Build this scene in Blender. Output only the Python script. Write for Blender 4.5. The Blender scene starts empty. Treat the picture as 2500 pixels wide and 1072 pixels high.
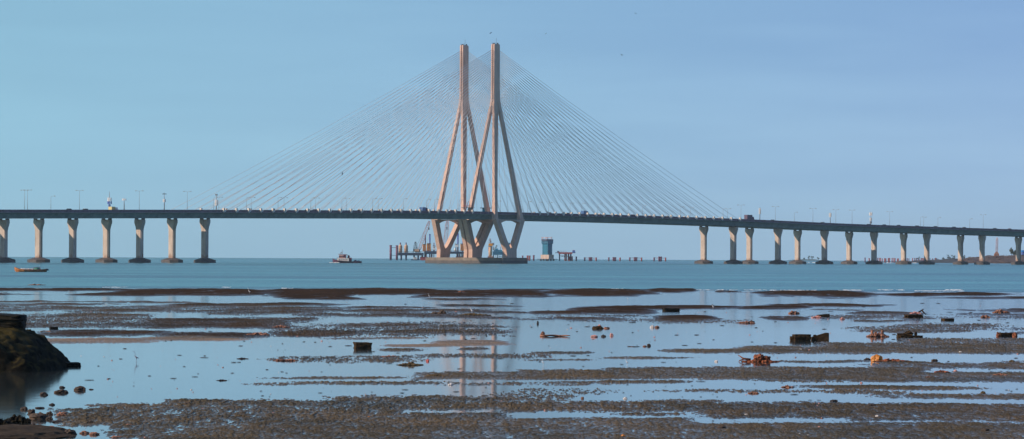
import bpy, bmesh, math, random
import numpy as np
from mathutils import Vector, Matrix, noise
R = random.Random(7)
scene = bpy.context.scene
COL = scene.collection
# ------------------------------------------------------------------ camera geometry
FPX, H, RE = 8900.0, 4.5, 7.43e6          # focal length for a 2500 px wide frame, eye height, earth radius with refraction
PITCH = math.atan((536-(632.7-9.8))/-FPX)  # up
ROLL = 0.0046
CAMROT = Matrix.Rotation(math.pi/2+PITCH, 4, 'X') @ Matrix.Rotation(ROLL, 4, 'Z')
C0 = Vector((0, 0, H))
def ray(px, py):
    return (CAMROT.to_3x3() @ Vector(((px-1250)/FPX, (536-py)/FPX, -1.0)))
def W(px, py, Y):
    d = ray(px, py); return C0 + d*(Y/d.y)
def zc(x, y): return -(x*x+y*y)/(2*RE)
def G(px, py, z0=0.0):                     # point of the curved sea/mud level seen in a direction
    d = ray(px, py); h2 = d.x*d.x+d.y*d.y
    a, b, c = h2/(2*RE), d.z, H-z0
    disc = b*b-4*a*c
    t = (-b-math.sqrt(disc))/(2*a) if disc > 0 else -b/(2*a)
    return C0 + d*t
def proj(p):
    q = CAMROT.to_3x3().transposed() @ (Vector(p)-C0)
    return 1250+FPX*q.x/-q.z, 536-FPX*q.y/-q.z
# ------------------------------------------------------------------ materials
MATS = {}
def mat(name, col, rough=.7, var=.15, scale=1.0, metal=0.0, bump=0.0, col2=None, spec=.5):
    if name in MATS: return MATS[name]
    m = bpy.data.materials.new(name); m.use_nodes = True
    nt = m.node_tree; N = nt.nodes; L = nt.links
    b = N['Principled BSDF']; b.inputs['Roughness'].default_value = rough
    b.inputs['Metallic'].default_value = metal; b.inputs['Specular IOR Level'].default_value = spec
    tc = N.new('ShaderNodeTexCoord'); no = N.new('ShaderNodeTexNoise')
    no.inputs['Scale'].default_value = scale; no.inputs['Detail'].default_value = 6; no.inputs['Roughness'].default_value = .65
    L.new(tc.outputs['Object'], no.inputs['Vector'])
    cr = N.new('ShaderNodeValToRGB'); L.new(no.outputs['Fac'], cr.inputs['Fac'])
    c2 = col2 or tuple(min(1, c*(1+var)) for c in col)
    c1 = tuple(c*(1-var) for c in col)
    cr.color_ramp.elements[0].position = .35; cr.color_ramp.elements[1].position = .65
    cr.color_ramp.elements[0].color = (*c1, 1); cr.color_ramp.elements[1].color = (*c2, 1)
    L.new(cr.outputs['Color'], b.inputs['Base Color'])
    if bump:
        bp = N.new('ShaderNodeBump'); bp.inputs['Strength'].default_value = bump; bp.inputs['Distance'].default_value = .2/scale
        L.new(no.outputs['Fac'], bp.inputs['Height']); L.new(bp.outputs['Normal'], b.inputs['Normal'])
    MATS[name] = m; return m
def concrete_mat(name, col, stain):
    m = mat(name, col, .85, .1, .25, bump=.15)
    nt = m.node_tree; N = nt.nodes; L = nt.links; b = N['Principled BSDF']
    geo = N.new('ShaderNodeNewGeometry'); sx = N.new('ShaderNodeSeparateXYZ'); L.new(geo.outputs['Position'], sx.inputs[0])
    no = N.new('ShaderNodeTexNoise'); no.inputs['Scale'].default_value = .7; no.inputs['Detail'].default_value = 5
    mp = N.new('ShaderNodeMapping'); mp.inputs['Scale'].default_value = (1, 1, .25)
    L.new(geo.outputs['Position'], mp.inputs[0]); L.new(mp.outputs[0], no.inputs['Vector'])
    a = N.new('ShaderNodeMath'); a.operation = 'MULTIPLY_ADD'; a.inputs[1].default_value = 9; L.new(no.outputs['Fac'], a.inputs[0]); 
    s = N.new('ShaderNodeMath'); s.operation = 'MULTIPLY'; s.inputs[1].default_value = -1; L.new(sx.outputs['Z'], s.inputs[0]); L.new(s.outputs[0], a.inputs[2])
    mr = N.new('ShaderNodeMapRange'); mr.inputs['From Min'].default_value = 1.0; mr.inputs['From Max'].default_value = 2.2; mr.inputs['To Max'].default_value = stain
    L.new(a.outputs[0], mr.inputs['Value'])
    mx = N.new('ShaderNodeMixRGB'); mx.inputs['Color2'].default_value = (.22, .10, .055, 1); L.new(mr.outputs[0], mx.inputs['Fac'])
    old = b.inputs['Base Color'].links[0].from_socket; L.new(old, mx.inputs['Color1']); L.new(mx.outputs[0], b.inputs['Base Color'])
    # vertical weather streaks
    n2 = N.new('ShaderNodeTexNoise'); n2.inputs['Scale'].default_value = 1.6; n2.inputs['Detail'].default_value = 4
    mp2 = N.new('ShaderNodeMapping'); mp2.inputs['Scale'].default_value = (1, 1, .06)
    L.new(geo.outputs['Position'], mp2.inputs[0]); L.new(mp2.outputs[0], n2.inputs['Vector'])
    r2 = N.new('ShaderNodeMapRange'); r2.inputs['From Min'].default_value = .5; r2.inputs['From Max'].default_value = .75; r2.inputs['To Max'].default_value = .7
    L.new(n2.outputs['Fac'], r2.inputs['Value'])
    m2 = N.new('ShaderNodeMixRGB'); m2.blend_type = 'MULTIPLY'; m2.inputs['Color2'].default_value = (.5, .47, .45, 1); L.new(r2.outputs[0], m2.inputs['Fac'])
    L.new(mx.outputs[0], m2.inputs['Color1']); L.new(m2.outputs[0], b.inputs['Base Color'])
    return m
CONC = concrete_mat('concrete', (.50, .41, .35), .6)
PYL = concrete_mat('pylon_concrete', (.58, .39, .31), 0.0)
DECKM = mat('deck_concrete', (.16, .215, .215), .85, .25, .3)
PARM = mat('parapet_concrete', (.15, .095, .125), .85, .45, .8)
ROADM = mat('asphalt', (.05, .05, .05), .9)
FOOTM = mat('wet_footing_concrete', (.075, .062, .06), .6, .35, .8, bump=.5)
CAPM = mat('pile_cap_concrete', (.20, .16, .13), .8, .3, .4, bump=.4)
CABM = mat('cable_sheath', (.66, .62, .60), .5, .05)
WHITE = mat('white_paint', (.75, .73, .70), .5, .08, 2)
ANCH = mat('anchor_concrete', (.66, .58, .50), .8, .2, 2)
GREY = mat('grey_steel', (.22, .23, .25), .5, .1, 2)
DARK = mat('dark_steel', (.03, .035, .045), .5, .3, 2)
NAVY = mat('navy_steel', (.025, .05, .11), .5, .25, 1.0)
BLUES = mat('blue_spud_paint', (.02, .035, .28), .5, .25, 1.0)
PURP = mat('purple_red_primer', (.13, .03, .075), .6, .3, .7)
REDP = mat('red_primer', (.30, .045, .04), .6, .35, .7)
PINKB = mat('pink_boom_paint', (.45, .17, .15), .6, .2, 1)
YELL = mat('yellow_paint', (.75, .31, .015), .5, .3, 1.2)
BEIGE = mat('beige_paint', (.55, .34, .2), .6, .2, 1.2)
TEAL = mat('teal_paint', (.004, .11, .20), .6, .35, .6)
TEALL = mat('bright_teal_paint', (.008, .21, .33), .6, .2, .6)
GLASS = mat('dark_glass', (.02, .025, .03), .15)
RUBBER = mat('rubber', (.02, .02, .02), .9)
ROCKM = mat('brown_rock', (.055, .034, .022), .75, .6, 3, bump=.6, col2=(.10, .06, .035))
ROCKD = mat('dark_wet_rock', (.010, .008, .006), .7, .55, 1.6, bump=1.0, col2=(.022, .018, .009), spec=.12)
BLOCKM = mat('mossy_block', (.03, .02, .011), .9, .6, 3, bump=.9, col2=(.085, .05, .022), spec=.15)
ORNG = mat('orange_cloth', (.16, .045, .018), .9, .8, 7, bump=.8, col2=(.36, .11, .045))
RUST = mat('rusty_brown_cloth', (.17, .065, .035), .85, .6, 5, bump=.7, col2=(.40, .19, .12))
YORG = mat('yellow_orange_plastic', (.50, .18, .02), .5, .3, 4)
PINK = mat('pink_plastic', (.55, .27, .23), .6, .3, 6)
PALE = mat('pale_plastic', (.62, .58, .55), .6, .25, 6)
WEED = mat('dark_seaweed', (.035, .025, .022), .8, .5, 6, bump=.6)
OLIVE = mat('olive_weed', (.10, .065, .025), .9, .5, 5, bump=.7)
GREENP = mat('lime_plastic', (.35, .42, .08), .6, .2, 6)
FOAM = mat('sea_foam', (.75, .78, .80), .8, .1, 1)
LEAF = mat('leaves', (.07, .085, .045), .8, .5, .6)
SCRUB = mat('dry_scrub', (.085, .045, .045), .9, .55, .2)
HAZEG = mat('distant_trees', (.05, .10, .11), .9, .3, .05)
EGRET = mat('white_feathers', (.72, .72, .72), .7, .05, 5)
GREYF = mat('grey_feathers', (.20, .20, .27), .7, .2, 5)
BLACKF = mat('black_feathers', (.02, .02, .045), .7, .1, 5)
# ------------------------------------------------------------------ mesh helper
class MB:
    def __init__(s): s.v = []; s.f = []; s.sm = []
    def add(s, vs, fs, smooth=False):
        o = len(s.v); s.v += [tuple(v) for v in vs]; s.f += [tuple(i+o for i in f) for f in fs]; s.sm += [smooth]*len(fs); return s
    def box(s, c, d, M=None):
        c = Vector(c); vs = []
        for z in (-1, 1):
            for x, y in ((-1, -1), (1, -1), (1, 1), (-1, 1)):
                p = Vector((x*d[0]/2, y*d[1]/2, z*d[2]/2))
                vs.append(c + (M @ p if M else p))
        return s.add(vs, [(3, 2, 1, 0), (4, 5, 6, 7), (0, 1, 5, 4), (1, 2, 6, 5), (2, 3, 7, 6), (3, 0, 4, 7)])
    def tube(s, pts, rad, n=8, smooth=True):
        pts = [Vector(p) for p in pts]
        if not hasattr(rad, '__len__'): rad = [rad]*len(pts)
        vs = []; fs = []; prev = None
        for i, p in enumerate(pts):
            a = pts[min(i+1, len(pts)-1)]-pts[max(i-1, 0)]; a.normalize()
            u = prev - a*prev.dot(a) if prev else (a.cross(Vector((0, 0, 1))) if abs(a.z) < .95 else a.cross(Vector((0, 1, 0))))
            u.normalize(); prev = u; w = a.cross(u)
            for k in range(n):
                t = 2*math.pi*k/n; vs.append(p+(u*math.cos(t)+w*math.sin(t))*rad[i])
        for i in range(len(pts)-1):
            for k in range(n):
                k2 = (k+1) % n; fs.append((i*n+k, i*n+k2, (i+1)*n+k2, (i+1)*n+k))
        s.add(vs, fs, smooth); o = len(s.v)-len(vs)
        s.f.append(tuple(o+k for k in reversed(range(n)))); s.sm.append(False)
        s.f.append(tuple(o+(len(pts)-1)*n+k for k in range(n))); s.sm.append(False)
        return s
    def loft(s, rings, smooth=False, cap=True):
        n = len(rings[0]); vs = [p for r in rings for p in r]; fs = []
        for i in range(len(rings)-1):
            for k in range(n):
                k2 = (k+1) % n; fs.append((i*n+k, i*n+k2, (i+1)*n+k2, (i+1)*n+k))
        s.add(vs, fs, smooth)
        if cap:
            o = len(s.v)-len(vs); s.f.append(tuple(o+k for k in reversed(range(n)))); s.f.append(tuple(o+(len(rings)-1)*n+k for k in range(n))); s.sm += [False, False]
        return s
    def blob(s, c, d, seed=0, amp=.35, freq=1.6, sub=3, smooth=False, flat=None, pw=1.0, M=None):
        bm = bmesh.new(); bmesh.ops.create_icosphere(bm, subdivisions=sub, radius=1)
        off = Vector((seed*3.7, seed*1.3, -seed*2.1)); c = Vector(c); vs = []
        for v in bm.verts:
            p = v.co.copy()
            if pw != 1.0:
                p = Vector([math.copysign(abs(q)**pw, q) for q in p])
            k = 1+amp*(noise.noise(v.co*freq+off)+.5*noise.noise(v.co*freq*2.3+off)+.3*noise.noise(v.co*freq*5+off))
            q = Vector((p.x*d[0]/2*k, p.y*d[1]/2*k, p.z*d[2]/2*k))
            if flat is not None and q.z < flat: q.z = flat
            vs.append(c+(M @ q if M else q))
        fs = [tuple(v.index for v in f.verts) for f in bm.faces]; bm.free()
        return s.add(vs, fs, smooth)
    def rbox(s, c, d, seed=0, amp=.06, n=6, M=None):       # weathered block: subdivided cube pushed about by noise
        bm = bmesh.new(); bmesh.ops.create_cube(bm, size=2); bmesh.ops.subdivide_edges(bm, edges=bm.edges[:], cuts=n, use_grid_fill=True)
        bm.verts.ensure_lookup_table(); off = Vector((seed*5.1, seed, seed*2.2)); vs = []; c = Vector(c)
        for v in bm.verts:
            p = v.co; e = sorted([abs(p.x), abs(p.y), abs(p.z)])
            k = 1-.10*max(0, e[1]-.6)-2.0*amp*(noise.noise(p*1.1+off)+.5*noise.noise(p*3+off)+.35*noise.noise(p*7+off))
            q = Vector((p.x*k*d[0]/2, p.y*k*d[1]/2, p.z*k*d[2]/2)); vs.append(c+(M @ q if M else q))
        fs = [tuple(v.index for v in f.verts) for f in bm.faces]; bm.free()
        return s.add(vs, fs)
    def build(s, name, m, parent=None):
        me = bpy.data.meshes.new(name)
        off = Vector((0, 0, 0))
        if parent is not None:
            r = parent
            while r.parent: r = r.parent
            off = r.location.copy()
        me.from_pydata([(v[0]-off.x, v[1]-off.y, v[2]-off.z) for v in s.v], [], s.f)
        me.polygons.foreach_set('use_smooth', s.sm); me.materials.append(m); me.update()
        o = bpy.data.objects.new(name, me); COL.objects.link(o)
        if parent is not None: o.parent = parent
        return o
    def thing(s, name, m, origin, label, cat, group=None):  # one-mesh thing with its origin at its base
        origin = Vector(origin); s.v = [(v[0]-origin.x, v[1]-origin.y, v[2]-origin.z) for v in s.v]
        o = s.build(name, m); o.location = origin; tag(o, label, cat, group); return o
def tag(o, label=None, cat=None, group=None, kind=None):
    if label: o['label'] = label
    if cat: o['category'] = cat
    if group: o['group'] = group
    if kind: o['kind'] = kind
    return o
def empty(name, loc, label, cat, group=None):
    o = bpy.data.objects.new(name, None); COL.objects.link(o); o.location = loc; o.empty_display_size = .5
    return tag(o, label, cat, group)
def copy_tree(o, parent=None):
    c = o.copy(); COL.objects.link(c); c.parent = parent
    for ch in list(o.children): copy_tree(ch, c)
    return c
ORD = ['first', 'second', 'third', 'fourth', 'fifth', 'sixth', 'seventh', 'eighth', 'ninth', 'tenth', 'eleventh', 'twelfth', 'thirteenth', 'fourteenth', 'fifteenth', 'sixteenth', 'seventeenth', 'eighteenth', 'nineteenth', 'twentieth']
# ------------------------------------------------------------------ bridge centreline
T0 = Vector((.5897, .8076)); N0 = Vector((.8076, -.5897)); P0 = Vector((-.00904*2074, 2074.0)); WN = 11.1
nodes = {0.0: P0.copy(), 250.0: P0+T0*250, -250.0: P0-T0*250}
def next_on_ray(P, px, prefer):
    m = (px-1250)/FPX
    a = 1+m*m; b = -2*(P.x*m+P.y); c = P.length_squared-2500
    disc = b*b-4*a*c
    y = -b/(2*a) if disc < 0 else (-b+prefer*math.sqrt(disc))/(2*a)
    q = Vector((m*y, y)); return P+(q-P).normalized()*50
P = nodes[250.0]; s = 250.0
for px in (1862.5, 1977, 2101, 2232.5, 2369.5, 2512): P = next_on_ray(P, px, 1); s += 50; nodes[s] = P
d = (nodes[s]-nodes[s-50])
for k in range(6): s += 50; nodes[s] = nodes[s-50]+d
P = nodes[-250.0]; s = -250.0
for px in (300.5, 135, -33): P = next_on_ray(P, px, -1); s -= 50; nodes[s] = P
d = (nodes[s]-nodes[s+50])
for k in range(5): s -= 50; nodes[s] = nodes[s+50]+d
SK = np.array(sorted(nodes)); XK = np.array([nodes[k].x for k in SK]); YK = np.array([nodes[k].y for k in SK])
def sm_center(s):                           # smoothed centreline
    ws = [-40, -20, 0, 20, 40]
    if abs(s) < 215: ws = [0]
    x = sum(np.interp(s+w, SK, XK) for w in ws)/len(ws); y = sum(np.interp(s+w, SK, YK) for w in ws)/len(ws)
    return Vector((x, y))
def frame(s):
    c = sm_center(s); t = (sm_center(s+12)-sm_center(s-12)).normalized(); return c, t, Vector((t.y, -t.x))
PXP = [-400, 0, 500, 1060, 1280, 1500, 1640, 1765, 1855, 2060, 2200, 2300, 2500, 2900]
PYP = [512, 512, 512.5, 515.2, 520.8, 526, 531, 535, 539.5, 548.5, 552.5, 556.3, 562, 578]
def ztop(s):
    zs = []
    for w in (-30, 0, 30):
        c, t, n = frame(s+w); px = 1250+FPX*c.x/c.y
        zs.append(W(px, float(np.interp(px, PXP, PYP)), c.y).z)
    return sum(zs)/3
def B(s, n, dz=0.0):                        # dz measured from the road surface
    c, t, nn = frame(s); p = c+nn*n; return Vector((p.x, p.y, ztop(s)-1.1+dz))
def s_at(px, n, dz=0.0):
    lo, hi = -450., 750.
    for _ in range(40):
        mid = (lo+hi)/2
        if proj(B(mid, n, dz))[0] < px: lo = mid
        else: hi = mid
    return (lo+hi)/2
# ------------------------------------------------------------------ the bridge: one thing
bridge = empty('cable_stayed_bridge', (P0.x, P0.y, 0), 'long concrete cable stayed road bridge crossing the whole picture above the sea', 'bridge')
SS = [k*10.0 for k in range(-48, 78)]
for side in (-1, 1):
    nc = side*WN
    prof = [(-8, 0), (8, 0), (8, -.4), (5.4, -.85), (4.4, -3.2), (-4.4, -3.2), (-5.4, -.85), (-8, -.4)]
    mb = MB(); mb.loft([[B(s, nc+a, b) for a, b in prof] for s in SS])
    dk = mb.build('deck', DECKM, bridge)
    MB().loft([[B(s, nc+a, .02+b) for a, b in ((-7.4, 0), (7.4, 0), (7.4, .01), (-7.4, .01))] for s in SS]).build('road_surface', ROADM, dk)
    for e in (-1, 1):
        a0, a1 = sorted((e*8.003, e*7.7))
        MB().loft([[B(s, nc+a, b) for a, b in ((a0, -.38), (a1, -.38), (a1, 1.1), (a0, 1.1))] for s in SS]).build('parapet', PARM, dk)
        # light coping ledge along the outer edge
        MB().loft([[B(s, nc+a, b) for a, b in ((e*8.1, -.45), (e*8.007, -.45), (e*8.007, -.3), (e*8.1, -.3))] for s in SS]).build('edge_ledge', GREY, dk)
# viaduct piers
def pier(s, n0, top_drop=3.75):
    c, t, nn = frame(s); zt = ztop(s)-1.1-top_drop-.02
    base = c+nn*n0; zw = zc(base.x, base.y)
    def Q(tt, n, z): p = base+t*tt+nn*n; return (p.x, p.y, z)
    k = [(1.95, zw+1), (1.95, zt-6.2), (2.05, zt-5), (2.35, zt-3.8), (2.8, zt-2.6), (3.2, zt-1.6), (3.15, zt-.25), (2.9, zt), (1.5, zt), (1.2, zt-.6), (.6, zt-.8)]
    outl = k+[(-a, b) for a, b in reversed(k)]
    mb = MB(); rings = []
    for tt, sh in ((-1.15, .55), (-.6, 0), (.6, 0), (1.15, .55)):
        rings.append([Q(tt, math.copysign(max(abs(a)-sh, .1), a), b) for a, b in outl])
    mb.loft(rings, cap=False)
    m = len(outl)//2                           # caps as strips so the notched outline stays convex per face
    for r, flip in ((rings[0], 0), (rings[-1], 1)):
        vs = r; fs = []
        for i in range(m-1):
            f = (i, i+1, len(vs)-2-i, len(vs)-1-i); fs.append(f if not flip else tuple(reversed(f)))
        mb.add(vs, fs)
    pr = mb.build('pier', CONC, bridge)
    for e in (-1, 1):
        q = Q(0, e*2.2, zt+.27); MB().box(q, (1.5, 1.25, .56), Matrix(((t.x, nn.x, 0), (t.y, nn.y, 0), (0, 0, 1)))).build('bearing', DARK, pr)
    fb = MB()
    def oc(r1, r2, z, ph=0): return [Q(r1*math.cos(a), r2*math.sin(a), z) for a in [math.pi*(2*i+1)/8 for i in range(8)]]
    fb.loft([oc(4.9, 6.3, zw-3), oc(4.9, 6.3, zw+1.35), oc(4.7, 6.1, zw+1.5), oc(1.7, 2.4, zw+2.5)])
    fb.build('pile_cap', FOOTM, pr)
RP = [250, 300, 350, 400, 450, 500, 550, 600]
for s in [-250, -300, -350, -400, -450]+RP:
    for sd in (-1, 1):
        px = proj(B(s, sd*WN))[0]
        if -60 < px < 2560: pier(float(s), sd*WN)
# pylons
def FT(a, n, z): p = P0+T0*a+N0*n; return Vector((p.x, p.y, z))
ZD = ztop(0)-1.1
def pyl_z(py): return W(1169, py, 2074).z
ZH0, ZH1 = pyl_z(262), pyl_z(109)
def leg(mb, A, Bp, da, db):                     # prism from A=(t,n,z,wt,wn) to B
    rr = []
    for (a, n, z, wt, wn) in (A, Bp):
        rr.append([FT(a+x*wt/2, n+y*wn/2, z) for x, y in ((-1, -1), (1, -1), (1, 1), (-1, 1))])
    mb.loft(rr)
cable_n = 0
for sd in (-1, 1):
    nc = sd*WN
    # head: two slabs with the cable slot recessed between them
    hd = MB()
    for e in (-1, 1):
        hd.loft([[FT(x, nc+y, z) for x, y in ((-w, e*.34), (w, e*.34), (w, e*g), (-w, e*g))] for z, w, g in ((ZH0-4, 2.9, 1.45), (ZH0+6, 2.75, 1.25), (ZH0+14, 2.65, 1.15), (ZH1-.8, 2.65, 1.15), (ZH1, 2.3, 1.0))])
    hd.box(FT(0, nc, (ZH0+ZH1)/2), (3.9, .62, ZH1-ZH0-1), Matrix(((T0.x, N0.x, 0), (T0.y, N0.y, 0), (0, 0, 1))))
    py = hd.build('pylon', PYL, bridge)
    for st in (-1, 1):
        for sn in (-1, 1):
            mb = MB()
            leg(mb, (st*1.65, nc+sn*.62, ZH0+4, 2.3, 1.3), (st*11.7, nc+sn*8.75, ZD+1, 2.6, 2.0), 0, 0)
            leg(mb, (st*11.7, nc+sn*8.75, ZD+1, 2.6, 2.0), (st*12.2, nc+sn*9.2, ZD-3.4, 3.4, 2.3), 0, 0)
            mb.build('pylon_leg', PYL, py)
    mb = MB()
    for k in range(5): mb.tube([FT(-2+k*1.0, nc+(.9 if k % 2 else -.9), ZH1-.5), FT(-2+k*1.0, nc+(.9 if k % 2 else -.9), ZH1+(3.5 if k == 4 else .9))], .07, 5)
    mb.box(FT(2.0, nc, ZH1+.3), (.8, .8, .8)); mb.box(FT(-1.6, nc, ZH1+.2), (1.2, .6, .6))
    mb.build('rooftop_equipment', DARK, py)['kind'] = 'stuff'
# lower V struts, joined by curved haunches under the deck
zcap = 3.3+zc(P0.x, P0.y)
vspec = [(-22.3, -24.8, -1, 2.6), (-3.3, -5.6, -1, 2.2), (-.1, -2.0, -1, 2.7), (20.9, 22.7, -1, 2.8)]
for (nt, nb, tb, wn) in vspec:
    zt = ZD-2.9; zj = zcap+4.6
    v = MB()
    ys = lambda z: nb+(nt-nb)*(z-zcap)/(zt-zcap)
    outl_n = 10
    # outline in (t,z): outer left edge, base, outer right edge, inner notch
    Wt, wa = 13.6, 3.5
    left = []; pts = []
    def arm(sgn):
        rings = []
        for k in range(outl_n+1):
            f = k/outl_n; z = zj+(zt-zj)*f
            oc_ = (tb+sgn*4.9)*(1-f)+(sgn*14.0)*f*1.0+(tb*(0))  # outer edge
            ic_ = (tb+sgn*.25)*(1-f)+sgn*10.3*f - sgn*.9*math.sin(math.pi*f)*(-1)*(1-f)
            if sgn > 0: a, b = ic_, oc_
            else: a, b = oc_, ic_
            if k == 0: a, b = (tb, b) if sgn > 0 else (a, tb)
            w2 = wn/2
            rings.append([FT(a, ys(z)-w2, z), FT(b, ys(z)-w2, z), FT(b, ys(z)+w2, z), FT(a, ys(z)+w2, z)])
        v.loft(rings)
    arm(-1); arm(1)
    w2 = wn/2+.01
    v.loft([[FT(tb+x*q, nb0+y, z) for x, y in ((-1, -w2), (1, -w2), (1, w2), (-1, w2))] for z, q, nb0 in ((zcap-.3, 4.5, nb), (zj, 4.9, ys(zj)))])
    sp = v.build('v_strut', PYL, bridge)
    h = MB(); K = 14; ring = []
    for k in range(K+1):
        a = -10.9+21.8*k/K; dz = 2.2*(abs(a)/10.9)**2.2; z0 = ZD-3.3-.25-dz
        ring.append([FT(a, ys(zt)-w2-.35, ZD-3.19), FT(a, ys(zt)-w2-.35, z0), FT(a, ys(zt)+w2+.35, z0), FT(a, ys(zt)+w2+.35, ZD-3.19)])
    h.loft(ring); h.build('haunch_beam', PYL, sp)
BR = Matrix(((T0.x, N0.x, 0), (T0.y, N0.y, 0), (0, 0, 1)))
cb = MB(); cb.box(FT(-.5, -1.5, zcap/2-1), (23.5, 54.5, zcap+2-.01), BR); tc_ = cb.build('tower_pile_cap', CAPM, bridge)
MB().box(FT(-.5, -1.5, zc(P0.x, P0.y)+.35), (23.9, 54.9, 2.5), BR).build('tide_stained_base', FOOTM, tc_)
# cables: 100 as parts, the rest one part
NCAB = 27; rest = MB(); cnt = 0
plan = [(1, 1), (1, -1), (-1, 1), (-1, -1)]
lst = []
for sd, e in plan:
    for dr in (-1, 1):
        for k in range(NCAB):
            f = k/(NCAB-1); s = dr*(17+228*(.86*f+.14*f*f)); lst.append((sd, e, dr, k, s))
lst.sort(key=lambda q: (-(q[0] == 1), -q[3]))
for sd, e, dr, k, s in lst:
    f = k/(NCAB-1); zh = pyl_z(250)+(pyl_z(122)-pyl_z(250))*f
    A = FT(dr*2.2, sd*WN+e*.15, zh); E = B(s, sd*WN+e*8.3, .0)
    mid = (A+E)/2-Vector((0, 0, abs(s)*.006)); q1 = (A*.75+E*.25)-Vector((0, 0, abs(s)*.0045)); q3 = (A*.25+E*.75)-Vector((0, 0, abs(s)*.0045))
    if cnt < 100:
        mb = MB(); mb.tube([A, q1, mid, q3, E], .08, 6); c = mb.build('cable', CABM, bridge); cnt += 1
        if e == 1 or k % 2 == 0:
            u = (A-E).normalized(); MB().tube([E+Vector((0, 0, -.3)), E+u*2.0], .26, 8).build('anchor_sleeve', WHITE, c)
            c2 = B(s, sd*WN+e*(8.25 if e*sd > 0 else 7.0), 1.0); MB().box(c2, (1.0, 1.1, 1.9), BR).build('anchor_block', ANCH, c)
    else: rest.tube([A, q1, mid, q3, E], .08, 5)
ro = rest.build('cable', CABM, bridge); ro['kind'] = 'stuff'
# ------------------------------------------------------------------ lamps, masts, traffic on the deck
def proto_lamp(h, double):
    r = bpy.data.objects.new('street_lamp', None); COL.objects.link(r)
    MB().tube([(0, 0, 0), (0, 0, h*.5), (0, 0, h)], [.12, .09, .06], 6).build('pole', GREY, r)
    for sg in ((-1, 1) if double else (1,)):
        MB().tube([(0, 0, h), (sg*.8, 0, h+.35), (sg*1.9, 0, h+.4)], .06, 5).build('arm', GREY, r); ar = r.children[-1] if len(r.children) else r; ar = [q for q in bpy.data.objects if q.name.startswith('arm') and q.parent == r][-1]
        MB().tube([(sg*1.7, 0, h+.4), (sg*2.3, 0, h+.38), (sg*2.9, 0, h+.3)], [.08, .2, .1], 6).build('lamp_head', GREY, ar)
    return r
LT, LS = proto_lamp(10.3, True), proto_lamp(7.4, False)
lamps = [(60, 0), (67, 0), (117, 1), (201, 0), (333, 0), (464, 0), (515, 1), (541, 1), (595, 1), (620, 1), (672, 1), (700, 1), (752, 1), (777, 1), (828, 1), (852, 1), (903, 1), (930, 1), (978, 1),
         (1048, 1), (1054, 1), (1114, 1), (1220, 1), (1255, 1), (1282, 1), (1322, 1), (1333, 1), (1398, 1), (1414, 1), (1466, 1), (1527, 1), (1575, 1), (1655, 1), (1692, 1), (1759, 1), (1770, 1), (1815, 0), (1887, 0), (1945, 1), (1979, 0), (2046, 0), (2075, 0), (2177, 0), (2242, 1), (2260, 1), (2285, 1), (2372, 1), (2396, 0)]
used = [False, False]; seg = {}
for px, k in lamps:
    key = 'left viaduct of the bridge' if px < 500 else 'deck under the left cable fan' if px < 1065 else 'deck between the pylon legs' if px < 1275 else 'deck under the right cable fan' if px < 1765 else 'right viaduct of the bridge'
    seg[key] = seg.get(key, 0)+1
    pr = (LT, LS)[k]; o = pr if not used[k] else copy_tree(pr); used[k] = True
    s = s_at(px, 0); c, t, n = frame(s); p = B(s, (1.9 if seg[key] % 2 else -1.9), 0)
    o.location = p; o.rotation_euler[2] = math.atan2(n.y, n.x)+R.uniform(-.1, .1)
    tag(o, 'slim grey lamp post, %s from the left on the %s' % (ORD[seg[key]-1], key), 'street lamp', 'lamp posts along the bridge deck')
def mast(px, h, label, boxes):
    s = s_at(px, 0); b = B(s, 0, -.1); b.z = ztop(s)-1.3
    r = empty('antenna_mast', b, label, 'mast', 'antenna masts on the bridge')
    MB().tube([b-Vector((0, 0, .2)), b+Vector((0, 0, h*.6)), b+Vector((0, 0, h))], [.28, .2, .07], 8).build('pole', GREY, r)
    # bracket to both decks
    MB().box(b+Vector((0, 0, .2)), (6.6, 6.6, .3), BR).build('base_frame', GREY, r)
    for (z0, z1, rad, m) in boxes:
        mb = MB()
        for a in range(3):
            an = a*2.094+.4; c = b+Vector((math.cos(an)*rad, math.sin(an)*rad, (z0+z1)/2)); mb.box(c, (rad*.9, rad*.5, z1-z0), Matrix.Rotation(an+math.pi/2, 3, 'Z'))
            mb.tube([b+Vector((0, 0, (z0+z1)/2)), c], .06, 5)
        mb.build('antenna_panel', m, r)
BLUEP = mat('blue_white_panel', (.08, .14, .42), .5, .2, 2)
mast(267, 10.5, 'thick antenna mast with white and blue panels above the fourth pier from left', [(5.6, 7.4, .8, WHITE), (4.2, 5.5, .9, BLUEP), (2.6, 4.0, .45, BLUEP)])
mast(401, 10.2, 'antenna mast with small white panels near the sixth pier from left', [(5.2, 6.8, .55, WHITE), (9.2, 9.6, .8, DARK)])
mast(528, 9.8, 'antenna mast with tall white panels where the left cables meet the deck', [(3.6, 6.6, .65, WHITE), (8.8, 9.6, .5, GREY)])
mast(303, 7.2, 'short mast with white dish just right of the thick blue antenna mast', [(6.0, 6.9, .8, WHITE)])
mast(1855, 10.0, 'antenna mast with white panels right of the dark truck on the right viaduct', [(5.6, 9.4, .5, WHITE)])
mast(2027, 9.0, 'antenna mast with pale panels in the middle of the right viaduct', [(5.8, 8.4, .6, WHITE)])
mast(2126, 10.6, 'antenna mast with two white panel clusters, rightmost on the bridge', [(7.8, 9.8, .8, WHITE), (4.2, 6.4, .55, WHITE), (2.6, 3.9, .5, GREY)])
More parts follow.
